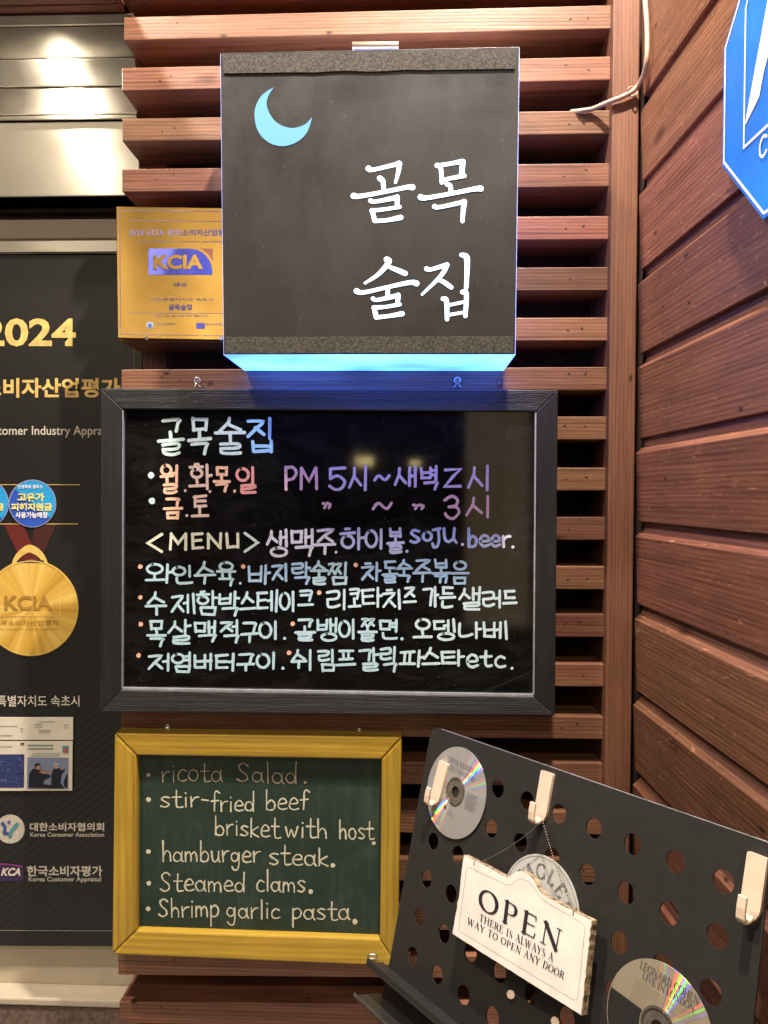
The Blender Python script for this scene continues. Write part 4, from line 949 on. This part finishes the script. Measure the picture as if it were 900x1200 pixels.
# chalk letters: y up from base line in x-heights
LC = {
 'a': (1.0, [circ(.42, .48, .38, .45, 14, -1.0), [(.85, .98), (.82, .3), (.98, .0)]]),
 'b': (.95, [[(.1, 1.9), (.12, .05)], [(.12, .6), (.5, .95), (.85, .6), (.75, .1), (.4, .0), (.1, .12)]]),
 'c': (.85, [[(.8, .85), (.45, 1.0), (.1, .6), (.15, .15), (.5, .0), (.85, .12)]]),
 'd': (1.0, [circ(.4, .45, .36, .43, 14, 1.0), [(.85, 1.9), (.82, .9), (.84, .0)]]),
 'e': (.92, [[(.12, .5), (.8, .58), (.72, .92), (.4, 1.0), (.1, .6), (.15, .15), (.5, .0), (.9, .1)]]),
 'f': (.75, [[(.85, 1.75), (.6, 1.95), (.4, 1.7), (.38, 1.0), (.35, .0)], [(.05, .95), (.75, 1.02)]]),
 'g': (1.0, [circ(.42, .52, .34, .42, 14, 1.0), [(.8, .95), (.82, .0), (.7, -.65), (.35, -.75), (.15, -.45)]]),
 'h': (.95, [[(.1, 1.85), (.12, 0)], [(.12, .55), (.45, .95), (.75, .7), (.8, .0)]]),
 'i': (.4, [[(.2, .95), (.2, .0)], [(.18, 1.4), (.22, 1.36)]]),
 'k': (.9, [[(.12, 1.8), (.12, .0)], [(.8, .98), (.15, .45), (.85, .0)]]),
 'l': (.4, [[(.18, 1.9), (.2, .0)]]),
 'm': (1.35, [[(.1, .95), (.12, 0)], [(.12, .6), (.35, .95), (.6, .7), (.62, .05)], [(.62, .6), (.9, .95), (1.15, .7), (1.2, .0)]]),
 'n': (1.0, [[(.1, .95), (.12, 0)], [(.12, .6), (.45, .95), (.78, .7), (.82, .0)]]),
 'o': (.95, [circ(.45, .5, .4, .48)]),
 'p': (.95, [[(.12, 1.0), (.14, -.8)], [(.12, .75), (.5, 1.02), (.85, .7), (.75, .2), (.4, .02), (.14, .15)]]),
 'r': (.75, [[(.1, .98), (.15, .0)], [(.14, .5), (.4, .9), (.72, .98)]]),
 's': (.85, [[(.78, .9), (.4, 1.0), (.12, .78), (.45, .52), (.75, .28), (.5, .02), (.08, .1)]]),
 'S': (1.15, [[(.95, 1.45), (.6, 1.7), (.22, 1.45), (.35, 1.0), (.8, .65), (.9, .25), (.5, .0), (.08, .2)]]),
 't': (.85, [[(.4, 1.7), (.38, .2), (.6, .0), (.9, .05)], [(.05, 1.0), (.8, 1.02)]]),
 'u': (.95, [[(.1, .95), (.15, .3), (.4, .02), (.72, .3), (.78, .95)], [(.78, .95), (.8, .25), (.92, .0)]]),
 'w': (1.25, [[(.08, .95), (.3, .05), (.58, .75), (.82, .05), (1.12, .98)]]),
}
def chalk(ik, wrd, x0, x1, y0, y1, xh, col, wd=1.8):
    tot = sum(LC[c][0] + .12 for c in wrd) - .12; x = 0
    for c in wrd:
        aw, sts = LC[c]; jy = random.uniform(-.6, .6); sc = random.uniform(.92, 1.08)
        for st in sts:
            pts = []
            for u, v in st:
                X = x0 + (x + u) / tot * (x1 - x0); Yb = y0 + (y1 - y0) * (x + u) / tot + jy
                pts.append((X + random.uniform(-.25, .25), Yb - v * xh * sc + random.uniform(-.25, .25), wd * random.uniform(.8, 1.2)))
            ik.stroke(pts, wd, col, sm=3, rag=.26)
        x += aw + .12
cw = s2l((244, 238, 208)); cshade = s2l((200, 184, 160))  # second colour is dimmer: shade on the top row put into the chalk
rows = [[('ricota', 189, 261, 916, 916), ('Salad', 277, 349, 916, 919)],
        [('stir', 187.5, 233, 946, 946), ('fried', 247, 299, 950, 951), ('beef', 311, 361, 949, 949)],
        [('brisket', 251.5, 328, 978, 982), ('with', 334, 384, 981, 982), ('host', 397, 438, 983, 983)],
        [('hamburger', 190, 305, 1010, 1010), ('steak', 315, 385, 1013, 1015)],
        [('Steamed', 187, 288, 1044, 1045), ('clams', 300, 358, 1044, 1046)],
        [('Shrimp', 185, 257, 1074, 1075), ('garlic', 265, 328, 1075, 1077), ('pasta', 341.5, 410, 1077, 1078)]]
dots = [[(174, 908, 2.2), (357.5, 917, 1.6)], [(174, 937, 2.8)], [(438, 988, 2.2)], [(174, 998, 2.8), (390, 1014, 2.8)], [(174.5, 1035, 2.8), (364, 1045, 2.8)], [(173.5, 1065, 2.8), (416, 1080, 3.2)]]
for i, (r_, dd) in enumerate(zip(rows, dots)):
    c = cshade if i == 0 else cw
    for wrd, x0, x1, y0, y1 in r_:
        ik = Ink(CP, .0004); chalk(ik, wrd, x0, x1, y0, y1, (12.5 if i else 13), c, 1.25 if i == 0 else 1.75)
        ik.build('chalk_word', M_chalk, gb, 'thin chalk word at the top, shade put into its colour' if i == 0 else None)
    if i == 1: ik = Ink(CP, .0004); ik.stroke([(236.5, 937), (244, 938)], 1.8, c); ik.build('chalk_dash', M_chalk, gb)
    for x_, y_, q_ in dd: ik = Ink(CP, .0004); ik.dot(x_, y_, q_, c); ik.build('chalk_dot', M_chalk, gb)
eyelet(196, 853, -.004, gb, 7); eyelet(421, 857, -.004, gb, 7)
tube('hanging_eye', [at(436.5 + 5.5 * math.cos(t / 16 * math.tau), 1121 + 2.6 * math.sin(t / 16 * math.tau), -.039) for t in range(16)], .0012, M_screw, gb, closed=True)

# =================================================================== PERFORATED MUSIC STAND
SP = Plane((.06374238, .02805699 - .17, 1.08984214), (-.77278591, -.57461353, .26948326))
def P2(u, v): return (u / 1000, v / 1000)
ms_ = empty('music_stand', (.155, -.20, 0), 'black perforated music stand desk leaning in the corner of the two walls', 'music stand')
lat = lambda i, j: (75.4 + i * 52.6 + j * 2.6, 28 + i * 1.6 - j * 50.2)
loops = []
def rr(pts, rads, n=6):
    out = []
    for k, p_ in enumerate(pts):
        a = Vector(pts[k - 1]); b2 = Vector(p_); c = Vector(pts[(k + 1) % len(pts)]); r_ = rads[k]
        if r_ <= 0: out.append(tuple(b2)); continue
        A = b2 + (a - b2).normalized() * r_; C_ = b2 + (c - b2).normalized() * r_
        for i in range(n + 1):
            t = i / n; q_ = A * (1 - t) ** 2 + b2 * 2 * t * (1 - t) + C_ * t * t; out.append(tuple(q_))
    return out
loops.append(rr([P2(-79, 72), P2(-60, -262), P2(448, -246), P2(431, 89)], [.017, 0, 0, .017]))
for j in range(6):
    for i in range(-2, 7):
        u, v = lat(i, j); r_ = 11.2
        loops.append([P2(u + r_ * math.cos(-t / 22 * math.tau), v + r_ * math.sin(-t / 22 * math.tau)) for t in range(22)])
flat_shape('perforated_plate', loops, .0022, M_holder, ms_, frameM(SP, SP.o - SP.n * .0011))
def sbox(name, u0, u1, v0, v1, n0, n1, mat, parent, bevel=0, slope=.0323):
    pts = [(u0, v0, n0), (u1, v0, n0), (u1, v1, n0), (u0, v1, n0)]
    f_ = [SP.uv(u / 1000, (v + slope * u) / 1000, n / 1000) for u, v, n in pts]; b2 = [SP.uv(u / 1000, (v + slope * u) / 1000, n1 / 1000) for u, v, n in pts]
    v_, fc = loft(f_, b2); return part(name, v_, fc, mat, parent, bevel)
sbox('plate_edge', -57, 428, 73.8, 74.9, -2.2, .2, M_rim, ms_, .0003)
sbox('shelf', -74, 450, -262, -259, 0, 30, M_holder, ms_, .0008)
sbox('shelf_lip', -74, 450, -259, -252, 27, 30, M_holder, ms_, .0008)
sbox('lower_shelf', -72, 450, -302, -300, -4, 42, M_holder, ms_, .0006)
sbox('lower_lip', -72, 450, -300, -296, 40, 42, M_screw, ms_, .0006)
sbox('shelf_web', -60, 450, -300, -262, -2, 0, M_holder, ms_)
for (px, py) in ((598.5, 1165.5), (650.5, 1197)):
    tube('rivet', [SP.m(px, py, .0), SP.m(px, py, .003)], .0048, M_hook, ms_)
pc = SP.uv(.18, -.10, -.02)
tube('pole', [SP.uv(.18, -.05, -.012), SP.uv(.18, -.16, -.04), Vector((.14, -.20, .75)), Vector((.14, -.20, .02))], .011, M_holder, ms_)
for k in range(3):
    a = R(50 + 120 * k); tube('leg', [Vector((.14, -.20, .30)), Vector((.14 + .15 * math.cos(a), -.20 + .15 * math.sin(a), .008))], .007, M_holder, ms_)

# ---- compact discs
def ringmesh(name, r0, r1, z, h, mat, parent, M, n=56):
    vs = []; fs = []
    for r_, zz in ((r0, z), (r0, z + h), (r1, z + h), (r1, z)):
        for k in range(n): vs.append((r_ * math.cos(k / n * math.tau), r_ * math.sin(k / n * math.tau), zz))
    for a in range(4):
        for k in range(n): fs.append((a * n + k, a * n + (k + 1) % n, ((a + 1) % 4) * n + (k + 1) % n, ((a + 1) % 4) * n + k))
    return link(name, mesh_pf(name, vs, fs), mat, parent, M=M)
def cdisc(center, lab, mat, hubmat):
    Mx = frameM(SP, center)
    e = empty('compact_disc', center, lab, 'disc', 'discs stuck on the music stand')
    ringmesh('printed_area', .0195, .060, 0, .0012, mat, e, Mx)
    ringmesh('hub_ring', .0075, .0192, .0001, .0009, hubmat, e, Mx, 40)
    ringmesh('hub_ridge', .0165, .0175, .0011, .0006, M_screw, e, Mx, 40)
    return e
D1 = SP.m(534.15, 928.05, .0015); d1 = cdisc(D1, 'silver disc with a clear hub on the top left of the music stand', M_disc, M_hub)
D3 = SP.m(771, 1205.3, .0015); d3 = cdisc(D3, 'champagne and black printed disc at the bottom edge of the photo', M_disc_gold, M_hub)
D2 = SP.m(632, 1066, .0015); d2 = cdisc(D2, 'pale disc with outlined lettering half hidden behind the OPEN sign', M_disc_white, M_hub)
ik = Ink(SP, .0031)
def cdp(C_, u, v): return None
class UV:   # plane adapter: coordinates in mm round a centre, v down
    def __init__(s, c): s.c = c
    def m(s, u, v, off=0): return s.c + SP.h * (u / 1000) - SP.v * (v / 1000) + SP.n * off
def rq(x0, y0, x1, y1, r_=0.0):
    pts = [(x0, y0), (x1, y0), (x1, y1), (x0, y1)]
    return [(x_ * math.cos(r_) - y_ * math.sin(r_), x_ * math.sin(r_) + y_ * math.cos(r_)) for x_, y_ in pts]
i1 = Ink(UV(D1), .0016); roman('CHUCK MANGIONE', rq(-28, -41, 34, -34, .02), i1, (.16, .15, .17)); roman('FEELS SO GOOD', rq(-28, -31, 32, -24, .02), i1, (.16, .15, .17))
i1.build('disc_title', M_marker, d1); i1 = Ink(UV(D1), .0016)
for k in range(9): i1.stroke([(24, -7 + k * 2.6), (24 + 21 - (k % 3) * 2, -7 + k * 2.6)], .8, (.22, .21, .22))
i1.build('track_list', M_marker, d1); i1 = Ink(UV(D1), .0016)
for k in range(3): i1.stroke([(-6, 27 + k * 2.6), (4, 27 + k * 2.6)], .7, (.3, .28, .3))
i1.poly([(-16, 22), (-11, 22), (-11, 27), (-16, 27)], (.25, .05, .06)); i1.build('small_print', M_marker, d1)
i3 = Ink(UV(D3), .0016); roman('LEONARD COHEN', rq(-31, -50, 36, -42.5, .03), i3, (.12, .10, .10)); roman('LIVE IN LONDON'.replace('V', 'V'), rq(-26, -41, 33, -34.5, .03), i3, (.12, .10, .10)) if 'V' in ROM else None
ROM['V'] = (.8, [([(.08, .02), (.4, .98)], K, 2), ([(.72, .02), (.4, .98)], T, 2)])
roman('LIVE IN LONDON', rq(-26, -41, 33, -34.5, .03), i3, (.12, .10, .10))
for k in range(12):
    i3.stroke([(-32 - k * .3, -32 + k * 1.9), (-18 + (k % 3), -32 + k * 1.9)], .55, (.42, .34, .22)); i3.stroke([(23, -32 + k * 1.9), (38 - (k % 4), -32 + k * 1.9)], .55, (.42, .34, .22))
for k in range(6): i3.stroke([(-18, -31 + k * 1.7), (22, -31 + k * 1.7)], .5, (.45, .36, .24))
blk = []
for k in range(25):
    a = R(180 + 0) + k / 24 * math.pi
    blk.append((57.5 * math.cos(-a) , 57.5 * math.sin(-a)))
lower = [(59 * math.cos(R(t)), 59 * math.sin(R(t))) for t in range(-12, 193, 8)]
i3.stroke([(-57, -9.5), (-20, -7.5)], 1.4, (.05, .045, .04)); i3.stroke([(20, -7.5), (57, -9.5)], 1.4, (.05, .045, .04))
mk = Ink(UV(D3), .00145)
A1 = [(59 * math.cos(R(t)), 59 * math.sin(R(t))) for t in range(-10, 191, 8)]; A0 = [(20.5 * math.cos(R(t)), 20.5 * math.sin(R(t))) for t in [-22 + k * (224 / (len(A1) - 1)) for k in range(len(A1))]]
for p_ in A1 + A0: mk.V.append(mk.p.m(p_[0], p_[1], .00145)); mk.C.append((.022, .020, .019))
for k in range(len(A1) - 1): mk.F.append((k, k + 1, len(A1) + k + 1, len(A1) + k))
mk.build('black_print', M_marker, d3); i3.build('disc_print', M_marker, d3)
i2 = Ink(UV(D2), .0016)
i2.stroke([(57.5 * math.cos(t / 60 * math.tau), 57.5 * math.sin(t / 60 * math.tau)) for t in range(61)], .5, (.2, .19, .17))
def arcw(s_, rad, hgt, a0, a1, ik_, col):
    n = len(s_)
    for k, c in enumerate(s_):
        a = R(a0 + (a1 - a0) * k / (n - 1)); wd, sts = ROM[c]
        for pts, wt, sf in sts:
            for dr in (-.055, .055):
                Q = []
                for p_ in pts:
                    x_ = (p_[0] - wd / 2 + dr) * hgt; y_ = rad + (1 - p_[1]) * hgt - hgt / 2
                    Q.append((x_ * math.cos(a) + y_ * math.sin(a), x_ * math.sin(a) - y_ * math.cos(a)))
                ik_.stroke(Q, .8, col)
arcw('EAGLES', 42, 17, -58, 62, i2, (.13, .12, .11))
i2.build('disc_print', M_marker, d2)

# ---- cream adhesive hooks
def make_hook():
    e = empty('adhesive_hook', (0, 0, 0), '', 'hook', 'cream hooks on the music stand')
    outline = rr([(-.0098, .030), (-.0098, -.022), (0, -.034), (.0098, -.022), (.0098, .030)], [.002, .007, .006, .007, .002], 4)
    M0 = Matrix.Identity(4)
    bo = flat_shape('base_plate', [outline], .004, M_hook, e, Matrix.Translation((0, 0, .002))); bv = bo.modifiers.new('edge', 'BEVEL'); bv.width = .0008; bv.segments = 2; bv.limit_method = 'ANGLE'; bv.angle_limit = R(50)
    bm = bmesh.new(); prof = [(-.025, .003), (-.0295, .008), (-.0305, .013), (-.0275, .017), (-.018, .0185), (-.007, .0185)]
    rings = []
    for i, (v, n_) in enumerate(prof):
        a = prof[max(0, i - 1)]; b2 = prof[min(len(prof) - 1, i + 1)]
        tx, ty = b2[0] - a[0], b2[1] - a[1]; l = math.hypot(tx, ty); nx, ny = -ty / l, tx / l
        wdt = .0052 - .0008 * i / 5; th_ = .0018
        rings.append([bm.verts.new((sx * wdt, v + s2 * nx * th_, n_ + s2 * ny * th_)) for sx, s2 in ((-1, -1), (1, -1), (1, 1), (-1, 1))])
    for a, b2 in zip(rings, rings[1:]):
        for k in range(4): bm.faces.new((a[k], a[(k + 1) % 4], b2[(k + 1) % 4], b2[k]))
    bm.faces.new(rings[0][::-1]); bm.faces.new(rings[-1])
    bmesh.ops.recalc_face_normals(bm, faces=bm.faces)
    me = bpy.data.meshes.new('prong'); bm.to_mesh(me); bm.free()
    link('prong', me, M_hook, e, .0012, smooth=False)
    return e
hk = make_hook()
def place_hook(src, c, rot, lab, first):
    o = src
    if not first:
        o = src.copy(); COL.objects.link(o)
        for ch in list(src.children): k = ch.copy(); COL.objects.link(k); k.parent = o
    o.matrix_world = frameM(SP, c) @ Matrix.Rotation(R(rot), 4, 'Z'); o['label'] = lab
    return o
h2 = place_hook(hk, SP.m(516, 918, .003), -3, 'cream hook stuck over the silver disc at the left', False)
h3 = place_hook(hk, SP.m(884.5, 1040, .0002), 1, 'cream hook at the right edge of the photo', False)
place_hook(hk, SP.m(638.5, 934, .0002), 2, 'middle cream hook carrying the chain of the OPEN sign', True)

# ---- OPEN sign hanging on its chain
SO = Plane(SP.o + SP.n * .026, SP.n)
so = empty('open_sign', SO.m(615, 1096), 'cream OPEN sign with a curved top, hanging by a bead chain', 'sign')
def o8(p_): return (520 + p_[0] / 5, 980 + p_[1] / 5)
out = [(118, 108), (105, 200), (92, 330), (70, 450), (50, 570), (130, 622), (300, 730), (450, 825), (640, 945), (808, 1050), (825, 900), (848, 690), (868, 494), (760, 438), (640, 375), (575, 335), (552, 305), (528, 255), (497, 220), (455, 203), (420, 207), (398, 225), (375, 240), (340, 225), (230, 165)]
dense = []
for k, a in enumerate(out):
    b2 = out[(k + 1) % len(out)]; dense.append(a)
    n_ = int(math.hypot(b2[0] - a[0], b2[1] - a[1]) / 26)
    for j in range(1, n_): 
        t = j / n_; jj = random.uniform(-2.6, 2.6) if 2 <= k <= 12 else random.uniform(-.5, .5)
        dense.append((a[0] + (b2[0] - a[0]) * t + jj, a[1] + (b2[1] - a[1]) * t + jj))
fr = [SO.m(*o8(p_)) for p_ in dense]
v_, f_ = loft(fr, [p_ - SO.n * .009 for p_ in fr])
brd = part('board', v_, f_, M_signedge, so)
ctr_ = sum(fr, Vector()) / len(fr)
fr2 = [p_.lerp(ctr_, .003 + random.uniform(0, .007)) + SO.n * .0004 for p_ in fr]
v_, f_ = loft(fr2, [p_ - SO.n * .0003 for p_ in fr2]); part('enamel_face', v_, f_, M_signw, so)
ik = Ink(SO, .0009)
bd = [(150, 181), (134, 190), (88, 540), (97, 558), (765, 960), (785, 946), (828, 535), (812, 510), (600, 383), (560, 350), (530, 300), (492, 262), (450, 247), (420, 258), (397, 282), (370, 286), (150, 181)]
ik.stroke([o8(p_) for p_ in bd], .28, (.14, .12, .11))
dk = (.030, .020, .030)
def q8(*p_): return [o8(a) for a in p_]
roman('OPEN', q8((212, 292), (697, 553), (674, 680), (201, 420)), ik, dk, track=.2)
roman('THERE IS ALWAYS A', q8((212, 452), (645, 690), (638, 735), (207, 492)), ik, dk, track=.12, space=.45)
roman('WAY TO OPEN ANY DOOR', q8((143, 475), (710, 797), (700, 838), (137, 512)), ik, dk, track=.12, space=.45)
ik.build('lettering', M_marker, so, 'dark printed capitals with a thin border')
# bead chain over the hook
hookp = SP.m(636, 962, .018)
def beads(a, b2, sag, n, r_):
    bm = bmesh.new()
    for k in range(n):
        t = k / (n - 1); p_ = a.lerp(b2, t) + Vector((0, 0, -sag * 4 * t * (1 - t)))
        bmesh.ops.create_icosphere(bm, subdivisions=1, radius=r_, matrix=Matrix.Translation(p_ - a))
    me = bpy.data.meshes.new('bead_chain'); bm.to_mesh(me); bm.free(); return me
e1 = SO.m(674, 1070, -.004); e2 = SO.m(558, 1012, -.004)
o = link('bead_chain', beads(hookp, e1, .008, 40, .0011), M_chain, so, loc=hookp); 
o = link('bead_chain', beads(hookp, e2, .006, 52, .0009), M_holder, so, loc=hookp)
for e_ in (e1, e2):
    tube('eye_ring', [e_ + SP.h * (.0035 * math.cos(t / 12 * math.tau)) * .4 + SP.n * .005 * math.cos(t / 12 * math.tau) + Vector((0, 0, .005 * math.sin(t / 12 * math.tau))) for t in range(12)], .0007, M_signedge, so, closed=True)

# =================================================================== CABLE
cpx = [(741, 107, -.025), (728, 114, -.024), (716, 118.5, -.022), (703, 124, -.012), (693, 128, -.006), (680, 130, -.004), (670, 131, .01)]
pts = smooth_pts([WP.m(a, b2, .006) for a, b2 in ((754, -60), (756, 0), (758, 30), (758, 67), (754, 88))] + [at(748, 100, -.029)] + [at(*c) for c in cpx], 5)
cb = tube('cable', pts, .0036, M_cable, None, seg=12)
tag(cb, 'beige round cable curving down the corner and over the post', 'cable')
clip = tube('cable_clip', [at(741 + 6 * math.cos(t / 12 * math.tau), 107 + 5.5 * math.sin(t / 12 * math.tau), -.026 - .003 * math.sin(t / 6 * math.tau)) for t in range(12)], .0011, M_cable, cb, closed=True)

# =================================================================== BLUE OCTAGON SIGN on the planked wall
bs = empty('octagonal_sign', wp(.459, 1.935, .012), 'blue octagonal security sign with white outlines on the planked wall, cut by the right edge', 'sign')
class WV:   # coordinates on the wall: u along (m), v = height (m)
    def m(s, u, v, off=0): return wp(u, v, .012 + off)
def octo(s_): 
    h = .065 * s_; k = .157 * s_
    return [(-k, h), (-k, -h), (-h, -k), (h, -k), (k, -h), (k, h), (h, k), (-h, k)]
oc = [wp(.459 + a, 1.935 + b2, .014) for a, b2 in octo(1)]
v_, f_ = loft(oc, [p_ - WN * .003 for p_ in oc]); part('sign_plate', v_, f_, M_blue, bs, .0006)
for (a, b2) in ((.36, 1.90), (.36, 1.97)): tube('spacer', [wp(a, b2, .0), wp(a, b2, .011)], .004, M_screw, bs)
iw = Ink(WV(), .0026)
ol = [(.459 + a * .965, 1.935 + b2 * .965) for a, b2 in octo(1)]
def wstroke(ik_, pts_, wd_): ik_.stroke([(x_ * 1000, y_ * 1000) for x_, y_ in pts_], wd_ * 1000)
class WV2(WV):
    def m(s, u, v, off=0): return wp(u / 1000, v / 1000, .012 + off)
iw.p = WV2()
wstroke(iw, ol + [ol[0]], .003)
wstroke(iw, [(.353, 2.013), (.353, 1.868), (.565, 1.868), (.565, 2.013), (.54, 2.045), (.375, 2.045), (.353, 2.013)], .003)
iw.build('white_outline', M_white, bs)
ia = Ink(WV2(), .0026)
ia.poly([(355, 1890), (357, 1897), (412, 2026), (434, 2026), (500, 1880), (468, 1880), (440, 1940), (424, 1985), (404, 1942), (392, 1925), (384, 1905)])
ia.build('letter', M_white, bs)
ic = Ink(WV2(), .0028); ic.stroke([(400, 1858), (393, 1861), (387, 1854), (388, 1845), (394, 1841), (400, 1844)], 3, sm=4); ic.build('letter', M_white, bs)
